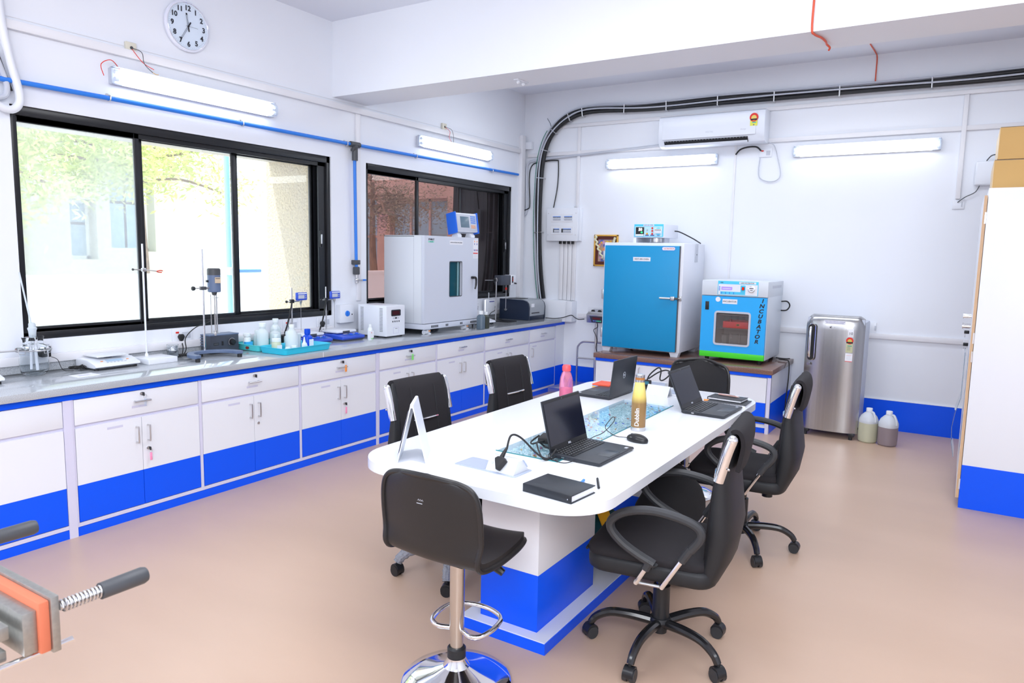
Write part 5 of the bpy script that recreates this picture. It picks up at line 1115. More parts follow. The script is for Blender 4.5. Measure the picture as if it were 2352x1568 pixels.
for nm, z, dx, h_ in (('cardboard carton on the cupboard top, the lower of two', 2.066, 0, .186), ('cardboard carton stacked on the lower one', 2.254, .015, .20)):
    t = thing('cardboard_carton', nm, 'box', (.36 + dx, 5.9, z)); MB().box((-.262, -.31, 0), (.30, .33, h_), M_card, .002).build('box', t)
    MB().box((-.266, -.31, .004), (-.262, .33, h_ - .004), M_tape).box((-.2625, -.3108, h_ - .004), (.30, -.3102, h_ - .001), M_dgrey).build('flap', t)
tag(MB().box((-.10, -.12, 0), (.10, .12, .001), M_paper).build('floor_scrap', loc=(.0, 6.6, .002)), 'white scrap lying on the floor by the cupboard', 'paper') if False else None
# ================================================================ conference table
TX0, TX1, TY0, TY1, TZ = -2.10, -.99, 2.095, 4.49, .75
tb = thing('conference_table', 'long white conference table with rounded corners on blue and white pedestals', 'table', (-1.545, 3.29, 0)); Q = Matrix.Translation((1.545, -3.29, 0))
GX0, GX1, GY0, GY1 = -1.665, -1.362, 2.548, 3.937
m = MB(); m.M = Q; rc = .20
def arc(cx, cy, r, a0, a1, n=10): return [(cx + r * cos(R(a0 + (a1 - a0) * k / n)), cy + r * sin(R(a0 + (a1 - a0) * k / n))) for k in range(n + 1)]
left = [(GX0, TY1)] + arc(TX0 + rc, TY1 - rc, rc, 90, 180) + arc(TX0 + rc, TY0 + rc, rc, 180, 270) + [(GX0, TY0)]
right = [(GX1, TY0)] + arc(TX1 - rc, TY0 + rc, rc, 270, 360) + arc(TX1 - rc, TY1 - rc, rc, 0, 90) + [(GX1, TY1)]
M_top = mat('table_laminate', (.83, .86, .92), .22)
for o in (left, right, [(GX0, TY0), (GX1, TY0), (GX1, GY0), (GX0, GY0)], [(GX0, GY1), (GX1, GY1), (GX1, TY1), (GX0, TY1)]): m.prism(o, .712, TZ, M_top)
m.box((GX0, GY0, .700), (GX1, GY1, .7225), mat('aqua_base', (.50, .78, .88), .5)); m.build('table_top', tb)
e = MB(); e.M = Q; out = left[1:-1] + right[1:-1]; n = len(out)
e.raw([(x, y, .7095) for x, y in out] + [(x, y, .7505) for x, y in out], [], M_top)
def band(z0, z1, k):
    cx, cy = (TX0 + TX1) / 2, (TY0 + TY1) / 2; o2 = [(cx + (x - cx) * k, cy + (y - cy) * (1 + (k - 1) * .46)) for x, y in out]
    e.raw([(x, y, z0) for x, y in o2] + [(x, y, z1) for x, y in o2], [(i, (i + 1) % n, n + (i + 1) % n, n + i) for i in range(n)], M_top)
band(.711, .7512, 1.0015); e.build('edge_band', tb)
g = MB(); g.M = Q; M_tg = mat('teal_edge_reflection', (.02, .22, .25), .1); g.box((GX0, GY0, .7435), (GX1, GY1, .7495), glass_mat('table_glass', (.96, .99, 1), .03))
g.box((GX1 - .001, GY0, .7435), (GX1 + .002, GY1, .7535), M_tg); g.box((GX0, GY0 - .002, .7435), (GX1, GY0 + .001, .7535), M_tg); g.build('glass_inlay', tb)  # teal strips paint the reflection of the edge in the recess
p = MB(); p.M = Q; p.box((-1.73, 2.385, 0), (-1.31, 4.16, .03), M_blue).box((-1.732, 2.383, 0), (-1.308, 4.162, .046), M_blue).box((-1.728, 2.387, .046), (-1.312, 4.158, .050), M_white); p.build('plinth', tb)
for y0, y1 in ((2.44, 2.97), (3.595, 4.11)):
    p = MB(); p.M = Q; p.box((-1.66, y0, .05), (-1.378, y1, .2945), M_blue, .001).box((-1.66, y0, .2945), (-1.378, y1, .7), M_white, .001); p.build('pedestal', tb)
# pebbles under the glass
M_peb = mat('aqua_chips', (.72, .91, .97), .25); pcols = [mat('chip_%d' % i, c, .3) for i, c in enumerate([(.08, .16, .75), (.55, .16, .08), (.65, .42, .10), (.40, .08, .22), (.80, .90, .95), (.80, .93, .96)])]
pb = MB(); rr = random.Random(11); vs = []; fs = []; mi_ = []
def chip(x, y, z, s, mm):
    b = len(pb_v); rot_ = Matrix.Rotation(rr.uniform(0, 6.28), 3, Vector((rr.gauss(0, 1), rr.gauss(0, 1), rr.gauss(0, 1))).normalized())
    for v in ((1, 0, 0), (-.8, .3, 0), (0, .9, .1), (.1, -.8, 0), (0, .1, .55), (.1, 0, -.5)): q = rot_ @ Vector(v) * s; pb_v.append((x + q.x, y + q.y, z + q.z * .7))
    for f in ((0, 2, 4), (2, 1, 4), (1, 3, 4), (3, 0, 4), (2, 0, 5), (1, 2, 5), (3, 1, 5), (0, 3, 5)): pb_f.append(tuple(b + k for k in f))
for mm, cnt in ((M_peb, 5200), (pcols[4], 900), (pcols[5], 1500), (pcols[0], 26), (pcols[1], 30), (pcols[2], 30), (pcols[3], 18)):
    pb_v = []; pb_f = []
    for _ in range(cnt):
        big = mm in pcols[:4]; chip(rr.uniform(GX0 + .012, GX1 - .012), rr.uniform(GY0 + .012, GY1 - .012), .7345 if big else rr.uniform(.722, .735), rr.uniform(.008, .013) if big else rr.uniform(.004, .008), mm)
    pb.raw(pb_v, pb_f, mm)
tag(pb.build('glass_pebbles', sharp=10), 'aqua and coloured glass pebbles under the table inlay', 'pebbles', kind='stuff')

def laptop(label, loc, rz, lean):
    # opens towards local -y, hinge at +y
    t = thing('laptop', label, 'laptop', loc, rz, 'black laptops on the table'); W_, D_ = .324, .238
    MB().prism([(-D_ / 2, .006), (-D_ / 2 + .01, .002), (D_ / 2 - .01, .002), (D_ / 2, .006), (D_ / 2, .0185), (-D_ / 2 + .004, .0155), (-D_ / 2, .011)], -W_ / 2, W_ / 2, M_lap, 'YZ', .001).build('base', t)
    k = MB(); k.M = Matrix.Translation((0, .018, .0176)) @ Matrix.Rotation(R(.72), 4, 'X')
    for r_ in range(6):
        for c_ in range(14):
            if r_ == 5 and 3 < c_ < 8: continue
            x = -.141 + c_ * .0202; k.box((x, .082 - r_ * .0172, 0), (x + .0182, .096 - r_ * .0172, .0018), M_key)
            if r_ < 5: k.box((x + .003, .088 - r_ * .0172, .0018), (x + .007, .092 - r_ * .0172, .0020), M_legend)
    k.box((-.06, .082 - 5 * .0172, 0), (.018, .096 - 5 * .0172, .0018), M_key); k.build('keyboard', t)
    MB().box((-.056, -.108, .0148), (.048, -.042, .0168), M_pad, .0005).build('touchpad', t)
    MB().box((.118, -.105, .0152), (.136, -.092, .0166), M_pgrey).build('sticker', t)
    po = MB()
    for y, w_ in ((.08, .006), (.055, .014), (.025, .010), (0, .012)): po.box((-W_ / 2 - .0004, y - w_ / 2, .007), (-W_ / 2 + .002, y + w_ / 2, .0125), M_ink if w_ < .014 else M_steel)
    po.build('port', t)
    S = Matrix.Translation((0, D_ / 2 - .004, .016)) @ Matrix.Rotation(R(-lean), 4, 'X')
    s = MB(); s.M = S; s.box((-W_ / 2, -.003, .0), (W_ / 2, .004, .222), M_lap, .0022); so = s.build('screen_lid', t)
    s = MB(); s.M = S; s.box((-W_ / 2 + .004, -.0042, .006), (W_ / 2 - .004, -.0028, .218), M_blk); s.text('DELL', .011, M_pgrey, Matrix.Translation((0, 0, 0)) @ FY(0, -.0046, .016), bold=.0004); s.cyl((0, -.0045, .213), (0, -.0040, .213), .0015, M_pgrey, 8); s.build('bezel', so)
    s = MB(); s.M = S; s.box((-W_ / 2 + .007, -.0050, .027), (W_ / 2 - .007, -.0041, .208), M_scr); s.build('display', so)
    s = MB(); s.M = S; s.tube([(.015 * cos(a), .0046, .118 + .019 * sin(a)) for a in [R(20 * k_) for k_ in range(18)]], .0010, M_pgrey, 5, closed=True); s.text('DELL', .008, M_pgrey, Matrix.Translation((0, .0048, .118)) @ Matrix.Rotation(pi, 4, 'Z') @ Matrix.Rotation(R(90), 4, 'X'), bold=.0003); s.build('logo', so)
    return t
M_lap = mat('laptop_shell', (.025, .029, .037), .38); M_key = mat('laptop_key', (.012, .013, .016), .45); M_legend = mat('key_legend', (.35, .36, .38), .5); M_pad = mat('laptop_pad', (.045, .052, .062), .3); M_scr = mat('screen_glass', (.008, .010, .022), .12, spec=.6)
laptop('open black laptop nearest the camera with leads at its side', (-1.30, 2.752, TZ), R(88), 14)
laptop('open black laptop with a steel flask beside it, seen from behind its lid', (-1.835, 4.02, TZ), R(-92), 6)
laptop('open black laptop at the far right end of the table beside notebooks', (-1.135, 3.935, TZ), R(88), 24)

# ---- table objects
nb = thing('notebook', 'closed black hardback notebook at the near end of the table', 'notebook', (-1.178, 2.222, TZ), R(-6))
M_book = mat('book_black', (.020, .024, .032), .45)
MB().box((-.102, -.074, .003), (.100, .072, .027), M_paper).build('pages', nb)
MB().box((-.105, -.078, .026), (.105, .078, .030), M_book, .001).box((-.105, -.078, 0), (.105, .078, .004), M_book, .001).box((-.105, -.079, 0), (.105, -.074, .030), M_book, .002).box((.088, -.0796, .012), (.091, -.0788, .016), M_pgrey).build('cover', nb)
pn = thing('pen', 'black and silver pen lying behind the near notebook', 'pen', (-1.10, 2.385, TZ + .006), R(118))
MB().cyl((-.055, 0, 0), (.05, 0, 0), .005, M_blk, 10).build('barrel', pn); MB().cyl((.05, 0, 0), (.07, 0, 0), .0035, M_steel, 8, r1=.001).build('tip', pn)
pn = thing('pen', 'clear pen with a blue cap behind the near notebook', 'pen', (-1.15, 2.335, TZ + .006), R(100))
MB().cyl((-.05, 0, 0), (.03, 0, 0), .0045, M_clear, 10).build('barrel', pn); MB().cyl((.0, 0, 0), (.05, 0, 0), .0055, M_bpipe, 10).build('cap', pn)
tent = thing('table_sign', 'white A shaped acrylic sign standing on the near left corner of the table', 'sign', (-1.885, 2.262, TZ), R(33))
for s in (-1, 1):
    m = MB(); m.prism([(s * .056, 0), (s * .059, 0), (s * .006, .238), (s * .001, .238)], -.09, .09, M_plastic, 'XZ'); m.build('panel', tent)
m = MB(); m.prism([(-.0572, .03), (-.0578, .03), (-.016, .21), (-.0155, .21)], -.08, .08, M_label, 'XZ'); m.build('insert_sheet', tent)
MB().prism([(-.054, .0), (.054, .0), (0, .012)], -.09, .09, M_plastic, 'XZ').build('base', tent); MB().box((-.007, -.09, .225), (.007, .09, .243), M_plastic, .004).build('ridge', tent)
def popup(label, loc, rz, plugged=True):
    t = thing('desk_socket', label, 'socket', loc, rz)
    MB().prism(rrect(-.15, .15, -.062, .062, .008, 3), 0, .003, M_silv, 'XY', .001).box((-.145, -.055, .003), (-.01, .055, .0038), M_silv).build('plate', t)
    m = MB(); m.prism([(-.048, .003), (.055, .003), (.015, .052), (-.018, .052)], .0, .135, mat('socket_white%d' % len(MATS), (.70, .72, .76), .4), 'YZ', .001) ; m.build('socket_block', t)
    MB().box((0, .012, .050), (.14, .058, .0535), M_silv, .001, M=rot('X', -48, (0, .014, .052))).build('lid', t)
    m = MB(); m.M = Matrix.Translation((.02, -.030, .031)) @ Matrix.Rotation(R(-32), 4, 'X'); m.cyl((0, -.002, 0), (0, .001, 0), .007, M_pgrey, 14); m.build('button', t)
    if plugged:
        m = MB(); m.M = Matrix.Translation((.068, -.033, .028)) @ Matrix.Rotation(R(-32), 4, 'X')
        m.prism([(-.020, .008), (-.024, .018), (-.012, .028), (.012, .028), (.024, .018), (.020, .008), (.004, -.024), (-.004, -.024)], -.030, -.002, M_rub, 'XZ', .004); m.tube([(0, -.020, .02), (0, -.014, .045), (0, -.006, .07)], [.010, .008, .005], M_rub, 8); m.build('plug', t)
    return t
M_silv = mat('silver_satin', (.48, .54, .68), .35, .3)
popup('silver pop-up desk socket with a black plug at the near end of the table', (-1.54, 2.335, TZ), R(-3))
P7 = TZ + .004
cbl = MB(); cbl.tube(smooth([(-1.475, 2.335, TZ + .085), (-1.472, 2.36, TZ + .135), (-1.462, 2.42, TZ + .115), (-1.43, 2.50, TZ + .035), (-1.405, 2.545, P7 + .006), (-1.40, 2.60, P7 + .03), (-1.44, 2.66, P7 + .01), (-1.50, 2.68, P7 + .012)], 7), .0042, M_rub, 8)
cbl.tube(smooth([(-1.50, 2.685, P7 + .012), (-1.50, 2.62, P7 + .045), (-1.46, 2.56, P7 + .03), (-1.42, 2.535, P7 + .003), (-1.40, 2.56, P7 + .002), (-1.395, 2.60, P7 + .004), (-1.40, 2.625, P7 + .006)], 7), .0035, M_rub, 8)
tag(cbl.build('charger_cable'), 'black charger cable looping from the desk socket to the near laptop', 'cable')
cg = thing('charger_brick', 'black laptop charger brick on the glass inlay behind the near laptop', 'charger', (-1.555, 2.80, TZ + .004), R(15)); MB().box((-.03, -.05, 0), (.03, .05, .028), M_rub, .005).build('body', cg)
MB().tube(smooth([(0, -.05, .014), (-.01, -.09, .02), (-.04, -.10, .01), (-.055, -.06, .01), (-.03, -.02, .03)], 6), .004, M_rub, 7).build('lead', cg)
ms = thing('computer_mouse', 'black wired computer mouse between the flask and the near laptop', 'mouse', (-1.222, 3.062, TZ), R(-12))
m = MB(); m.sphere((0, 0, .010), 1, M_blk, 28, (.056, .032, .026)); 
for v in m.bm.verts: v.co.z = max(v.co.z, .001)
m.build('body', ms); MB().cyl((-.030, -.004, .0275), (-.030, .004, .0275), .006, M_dgrey, 12).build('wheel', ms)
MB().tube([(-.05, -.014, .014), (-.02, -.026, .022), (.02, -.028, .020)], .0012, M_steel, 5).build('trim_line', ms)
tag(MB().tube(smooth([(-1.275, 3.075, P7 + .004), (-1.33, 3.08, P7), (-1.372, 3.10, P7 + .004), (-1.42, 3.14, P7 + .02), (-1.41, 3.20, P7 + .06), (-1.385, 3.16, P7 + .05), (-1.40, 3.08, P7 + .01), (-1.41, 3.0, P7 + .004), (-1.42, 2.94, P7), (-1.455, 2.90, P7 + .01), (-1.462, 2.76, P7 + .01), (-1.44, 2.62, P7 + .004), (-1.40, 2.56, P7), (-1.33, 2.545, P7), (-1.30, 2.58, P7 + .006)], 6), .0018, M_rub, 6).build('mouse_cable'), 'thin black mouse cable looping over the glass inlay to the near laptop', 'cable')
fl = thing('steel_flask', 'tall yellow to brown steel flask lettered along its side', 'flask', (-1.305, 3.272, TZ))
def ramp_mat():
    m = mat('flask_gradient', (.6, .4, .1), .25, .1); nt = m.node_tree; b = nt.nodes['Principled BSDF']; tc = nt.nodes.new('ShaderNodeTexCoord'); sp_ = nt.nodes.new('ShaderNodeSeparateXYZ'); r = nt.nodes.new('ShaderNodeValToRGB')
    nt.links.new(tc.outputs['Object'], sp_.inputs[0]); mr = nt.nodes.new('ShaderNodeMath'); mr.operation = 'MULTIPLY'; mr.inputs[1].default_value = 4; nt.links.new(sp_.outputs['Z'], mr.inputs[0]); nt.links.new(mr.outputs[0], r.inputs[0])
    e = r.color_ramp.elements; e[0].position = .05; e[0].color = (.30, .17, .07, 1); e[1].position = .85; e[1].color = (.90, .76, .24, 1); x = e.new(.55); x.color = (.33, .20, .08, 1); x = e.new(.68); x.color = (.78, .60, .16, 1)
    nt.links.new(r.outputs[0], b.inputs['Base Color']); return m
MB().lathe([(.0355, .018), (.0362, .10), (.0355, .15), (.031, .19), (.025, .225), (.0232, .242)], ramp_mat(), seg=40).build('body', fl)
MB().lathe([(0, 0), (.034, 0), (.0358, .003), (.0358, .019)], M_steel, seg=40).build('base_ring', fl)
MB().lathe([(.0238, .241), (.0238, .252)], M_steel, seg=36).lathe([(.0232, .252), (.0232, .264)], mat('copper_band', (.45, .18, .05), .35), seg=36).lathe([(.0236, .264), (.0236, .276), (.021, .279), (0, .279)], M_steel, seg=36).build('cap', fl)
t = MB(); a = math.atan2(-3.27, 1.305)
c = bpy.data.curves.new('t', 'FONT'); c.body = 'Dubblin'; c.size = .030; c.align_x = 'LEFT'; c.align_y = 'CENTER'; c.offset = .0006; c.resolution_u = 3
o = bpy.data.objects.new('t', c); COL.objects.link(o); me = bpy.data.meshes.new_from_object(o); tm = bmesh.new(); tm.from_mesh(me); bpy.data.objects.remove(o); bpy.data.curves.remove(c)
bmesh.ops.subdivide_edges(tm, edges=[e_ for e_ in tm.edges if e_.calc_length() > .004], cuts=2)
for v in tm.verts:   # wrap round the flask, reading upwards
    ang = a - .20 + v.co.y / .0362; z = .026 + v.co.x * .95; v.co = Vector((.0368 * cos(ang - 0), .0368 * sin(ang - 0), z))
for v in tm.verts:
    an = math.atan2(v.co.y, v.co.x); an2 = 2 * (a - .20) - an; v.co.x, v.co.y = .0368 * cos(an2), .0368 * sin(an2)
t.add(tm, M_paper); t.build('lettering', fl)
pk = thing('water_bottle', 'translucent pink water bottle with a red cap by the left table edge', 'bottle', (-1.855, 3.55, TZ))
M_pk = mat('pink_translucent', (1, .42, .62), .12, trans=.72, ior=1.15); M_pkl = mat('pink_water', (.95, .30, .48), .1, trans=.6, ior=1.2)
MB().lathe([(0, 0), (.034, 0), (.038, .006), (.038, .09), (.0385, .12), (.035, .16), (.026, .19), (.020, .20), (.020, .208)], M_pk, seg=32).build('body', pk)
MB().lathe([(0, .002), (.033, .003), (.0365, .01), (.0365, .105), (0, .105)], M_pkl, seg=32).build('water', pk)
MB().lathe([(.024, .203), (.0245, .206), (.0245, .228), (.020, .236), (0, .239)], mat('coral_cap', (.95, .10, .12), .35), seg=24).build('cap', pk)
for i, (c_, lb) in enumerate(((mat('pad_orange', (.95, .45, .08), .6), 'orange notepad at the bottom of the small stack behind the left laptop'), (mat('pad_blue', (.12, .45, .85), .6), 'thin blue notepad in the middle of the small stack behind the left laptop'), (mat('pad_red', (.90, .12, .06), .6), 'red notepad on top of the small stack behind the left laptop'))):
    z = (0, .009, .014)[i]; tag(MB().box((-.06, -.07, 0), (.06, .07, (.0085, .0045, .010)[i]), c_, .001).build('notepad', loc=(-1.935, 4.25, TZ + z)), lb, 'notepad', 'notepads stacked behind the left laptop')
sn = thing('spiral_notebook', 'spiral notebook with a white wire lying under the black one at the right table end', 'notebook', (-1.125, 4.225, TZ), R(2))
MB().box((-.105, -.09, 0), (.115, .08, .010), M_paper).box((-.107, -.092, .010), (.117, .082, .012), M_book).build('cover', sn)
s = MB()
for k in range(24): s.tube([(-.10 + k * .0088, -.092 + .006 * cos(a_), .006 + .007 * sin(a_)) for a_ in [R(60 * q_) for q_ in range(6)]], .0010, M_paper, 4, closed=True)
s.build('wire_binding', sn)
nk2 = thing('notebook', 'slim black notebook with a rose gold pen lying on it', 'notebook', (-1.14, 4.26, TZ + .0125), R(-4))
MB().box((-.098, -.062, .003), (.098, .062, .013), M_paper).build('pages', nk2); MB().box((-.10, -.065, .012), (.10, .065, .015), M_book, .001).box((-.10, -.065, 0), (.10, .065, .003), M_book, .001).box((-.102, -.066, 0), (-.098, .066, .015), M_book).build('cover', nk2)
pn = thing('pen', 'rose gold pen lying on the slim black notebook', 'pen', (-1.14, 4.275, TZ + .034), R(-12)); M_rose = mat('rose_gold', (.85, .55, .48), .25, .7)
MB().cyl((-.065, 0, 0), (.05, 0, 0), .0052, M_rose, 10).build('barrel', pn); MB().cyl((.05, 0, 0), (.068, 0, 0), .004, M_rose, 8, r1=.001).build('tip', pn); MB().box((.0, -.001, .004), (.04, .001, .007), M_steel).build('clip_piece', pn)
pn = thing('pen', 'orange capped pen peeking out beside the spiral notebook', 'pen', (-1.245, 4.20, TZ + .006), R(10)); MB().cyl((-.02, 0, 0), (.03, 0, 0), .005, M_orange, 10).build('barrel', pn)
popup('silver pop-up desk socket at the far end of the table with dark plug', (-1.555, 4.345, TZ), R(178), False)
pl = thing('plug', 'dark plug with a black looped cord behind the steel flask', 'plug', (-1.66, 4.28, TZ + .01)); MB().box((-.025, -.02, 0), (.025, .02, .06), M_rub, .006).box((-.02, -.021, .035), (.02, -.019, .055), mat('plug_teal', (.05, .2, .28), .3)).build('body', pl)
MB().tube(smooth([(0, 0, .06), (.02, .0, .10), (.07, .0, .145), (.09, 0, .13), (.085, 0, .075), (.105, 0, .07), (.14, 0, .10), (.15, 0, .125), (.12, 0, .135), (.07, 0, .115), (.01, 0, .07)], 6), .0045, M_rub, 7).build('cord', pl)
wc = thing('tent_card', 'small white tent card beside the far desk socket', 'card', (-1.545, 4.19, TZ), R(-6))
MB().prism([(-.035, 0), (-.033, 0), (0, .058), (.033, 0), (.035, 0), (0, .062)], -.075, .075, M_plastic, 'YZ').build('card', wc)
tag(MB().box((-.06, -.02, 0), (.06, .02, .008), M_plastic, .003).build('remote_control', loc=(-1.40, 4.24, TZ)), 'slim white remote lying right of the tent card', 'remote')

# bags under the table
bg_ = thing('bag', 'teal cloth bag with a yellow flap under the table between the pedestals', 'bag', (-1.475, 3.24, .05))
M_tealc = mat('teal_cloth', (.0, .06, .075), .8); M_yel = mat('yellow_cloth', (.85, .42, .01), .7)
m = MB(); m.sphere((0, 0, .14), 1, M_tealc, 24, (.115, .17, .14)); 
for v in m.bm.verts:
    v.co.z = max(v.co.z, .002); v.co.x += .012 * sin(v.co.z * 40 + v.co.y * 20)
m.build('body', bg_)
m = MB(); P = []
for i in range(9):
    t_ = i / 8; P.append([(-.02 + .14 * t_, -.13 + .02 * j + .02 * sin(t_ * 3), .36 - .25 * t_ ** 1.5 + .01 * sin(j + i)) for j in range(6)])
m.grid(P, M_yel, .006); m.tube(smooth([(-.09, -.15, .345), (0, -.14, .35), (.08, -.12, .34)], 4), .018, M_yel, 8); m.build('flap', bg_)
bk2 = thing('backpack', 'black cloth backpack standing under the table edge behind the near office chair', 'bag', (-1.13, 3.32, 0), R(10)); M_cl = mat('black_cloth', (.012, .012, .014), .85)
m = MB(); m.sphere((0, 0, .30), 1, M_cl, 28, (.155, .11, .31))
for v in m.bm.verts:
    v.co.z = max(v.co.z, .004); f_ = 1 + .35 * (1 - v.co.z / .61); v.co.x *= f_; v.co.y *= f_; v.co.x += .01 * sin(v.co.z * 30)
m.build('body', bk2); MB().tube(smooth([(-.04, 0, .60), (-.03, 0, .645), (.03, 0, .645), (.04, 0, .60)], 5), .010, M_cl, 8).build('handle', bk2)

# ================================================================ office chairs
M_fab = mat('black_mesh_fabric', (.016, .014, .017), .8, spec=.4, bump=(500, .35, .001)); M_fab2 = mat('black_back_cloth', (.012, .013, .016), .55, spec=.5); M_bm = mat('black_gloss_metal', (.012, .012, .014), .18, spec=.7)
M_arm = mat('armrest_plastic', (.035, .037, .042), .45); M_wrap = mat('bubble_wrap', (.42, .44, .50), .25, trans=.35, bump=(90, 1, .01))
def rbox_bm(x0, x1, y0, y1, z0, z1, m, mb, bev=.03, crown=0, seg=4):
    t = bmesh.new(); bmesh.ops.create_cube(t, size=1)
    for v in t.verts: v.co = Vector(((x0 + x1) / 2 + v.co.x * (x1 - x0), (y0 + y1) / 2 + v.co.y * (y1 - y0), (z0 + z1) / 2 + v.co.z * (z1 - z0)))
    bmesh.ops.subdivide_edges(t, edges=t.edges[:], cuts=5, use_grid_fill=True)
    for v in t.verts:
        u = (v.co.x - (x0 + x1) / 2) / ((x1 - x0) / 2); w_ = (v.co.y - (y0 + y1) / 2) / ((y1 - y0) / 2)
        if v.co.z > (z0 + z1) / 2: v.co.z += crown * (1 - u * u) * (1 - w_ * w_)
        k = max(0, (abs(u) - .6)) ** 2 + max(0, (abs(w_) - .6)) ** 2
        if k > .12: v.co.x -= u * .02 * (k / .32); v.co.y -= w_ * .02 * (k / .32)
    bmesh.ops.bevel(t, geom=[e_ for e_ in t.edges if e_.calc_face_angle(0) > .9], offset=bev, segments=seg, affect='EDGES', profile=.5)
    mb.add(t, m)
def MBd(d):
    m = MB(); m.M = Matrix.Translation((0, 0, -d)); return m
def make_chair(label, loc, rz, wrap=False, spin=0, arms=True, drop=0):
    t = thing('office_chair', label, 'chair', loc, rz, 'black office chairs at the table')
    s = MBd(drop)
    def pad(x0, x1, hy, r, rings, m):
        vs = []; fs = []; n = 0
        for ins, z in rings:
            o = rrect(x0 + ins, x1 - ins, -hy + ins, hy - ins, max(r - ins * .6, .01), 6); n = len(o); vs += [(x, y, z) for x, y in o]
        for i in range(len(rings) - 1): fs += [(i * n + k, i * n + (k + 1) % n, (i + 1) * n + (k + 1) % n, (i + 1) * n + k) for k in range(n)]
        fs += [tuple(range(n)), tuple(range((len(rings) - 1) * n, len(rings) * n))]; s.raw(vs, fs, m)
    pad(-.235, .258, .236, .07, [(.03, .402), (.012, .405), (.002, .415), (0, .43), (0, .455), (.006, .466), (.02, .470)], M_fab2)
    pad(-.225, .265, .228, .075, [(.03, .455), (.004, .460), (0, .470), (0, .485), (.005, .495), (.018, .503), (.05, .511), (.10, .516), (.16, .518)], M_fab)
    s.tube(smooth([(.26, -.20, .475), (.262, 0, .482), (.26, .20, .475)], 5), .006, M_fab, 6); s.build('seat', t, sharp=60)
    # backrest: curved shell following a side profile
    front = [(-.190, .44), (-.195, .52), (-.200, .62), (-.208, .72), (-.220, .82), (-.236, .92), (-.252, .975), (-.270, 1.0)]
    rear = [(-.240, .405), (-.285, .50), (-.302, .60), (-.290, .70), (-.278, .80), (-.280, .90), (-.290, .955), (-.280, .99)]
    hw = [.215, .222, .228, .222, .212, .203, .198, .190]
    b = MBd(drop); rings = []
    for (fx, fz), (rx, rzz), h in zip(front, rear, hw):
        cx, cz = (fx + rx) / 2, (fz + rzz) / 2; th = max(abs(fx - rx) / 2, .012); ring = []
        for k in range(28):
            a_ = 2 * pi * k / 28; ca, sa = cos(a_), sin(a_); yy = math.copysign(abs(sa) ** .42, sa) * h; q_ = math.copysign(abs(ca) ** .6, ca)
            ring.append((cx + q_ * th - .018 * (yy / h) ** 2 * (-1), yy, cz + q_ * (fz - rzz) / 2))
        rings.append(ring)
    n = 28; vs = [p_ for r_ in rings for p_ in r_]; fs = [(i * n + k, i * n + (k + 1) % n, (i + 1) * n + (k + 1) % n, (i + 1) * n + k) for i in range(len(rings) - 1) for k in range(n)]
    fs += [tuple(range(n)), tuple(range((len(rings) - 1) * n, len(rings) * n))]; b.raw(vs, fs, M_fab2); bo = b.build('backrest', t, sharp=55)
    # front panel of ribbed fabric that folds over the top, narrower than the shell
    P = []
    pf = [(-.182, .46), (-.188, .60), (-.197, .71), (-.208, .80), (-.224, .90), (-.238, .965), (-.255, 1.000), (-.276, 1.008), (-.298, .992), (-.308, .95), (-.300, .89), (-.292, .85)]
    npf = 0; pf = [(v.x, v.z) for v in smooth([(x, 0, z) for x, z in pf], 3)]
    for i, (x, z) in enumerate(pf):
        w_ = .178 if i < 6 else .174; P.append([(x + (.012 if i < 15 else .012 - .0037 * min(i - 15, 6)) * (1 - (y / w_) ** 2), y, z) for y in [w_ * (-1 + j / 5) for j in range(11)]])
    p_ = MBd(drop); p_.grid(P, M_fab, .016); 
    for y in (-.085, .085): p_.tube([(x + .012 * (1 - (y / .178) ** 2) + .001, y, z) for x, z in pf[:16]], .0022, M_fab2, 5)
    p_.build('front_panel', bo, sharp=60)
    c_ = MBd(drop); c_.tube([(-.200, -.09, .80), (-.190, 0, .802), (-.200, .09, .80)], .0065, M_chrome, 8); c_.build('back_trim_bar', bo)
    for s_ in (-1, 1):
        c_ = MBd(drop); y = s_ * .208
        c_.tube(smooth([(-.226, y, .818), (-.238, y, .87), (-.253, y, .93), (-.266, y, .972)], 4), .019, M_chrome, 14); c_.sphere((-.267, y, .975), .0192, M_chrome, 12)
        c_.sphere((-.260, y + s_ * .012, .87), .005, M_steel, 8); c_.build('chrome_side_bar', bo)
    for s_ in ((-1, 1) if arms else ()):
        y = s_ * .262; m = MBd(drop)
        loop = [(-.150, y, .565), (-.182, y, .615), (-.170, y, .655), (-.10, y, .680), (0, y, .690), (.09, y, .672), (.145, y, .635), (.148, y, .595), (.105, y, .550), (.045, y, .515), (-.012, y, .490), (-.018, y, .487)]
        L_ = smooth(loop, 5); rr_ = [.017] * len(L_); 
        m.tube(L_, rr_, M_arm, 10); m.tube([(-.005, y, .500), (.012, y, .462)], .0165, M_arm, 10); m.tube([(-.150, y, .572), (-.118, y, .518)], .0165, M_arm, 10); ao = m.build('armrest', t)
        m = MBd(drop); m.tube([(.010, y, .468), (.048, y - s_ * .01, .398), (.045, y - s_ * .05, .392)], .0095, M_chrome, 10); m.tube([(-.120, y, .522), (-.048, y - s_ * .01, .398), (-.045, y - s_ * .05, .392)], .0095, M_chrome, 10); m.tube([(.048, y - s_ * .02, .396), (-.048, y - s_ * .02, .396)], .006, M_steel, 8); m.build('arm_support', ao)
    m = MBd(drop); m.box((-.12, -.08, .375), (.10, .08, .405), M_blk, .006); m.cyl((-.13, 0, .385), (-.13, 0, .325), .028, M_blk, 16); m.box((-.225, -.03, .38), (-.10, .03, .395), M_blk, .004); m.build('mechanism', t)
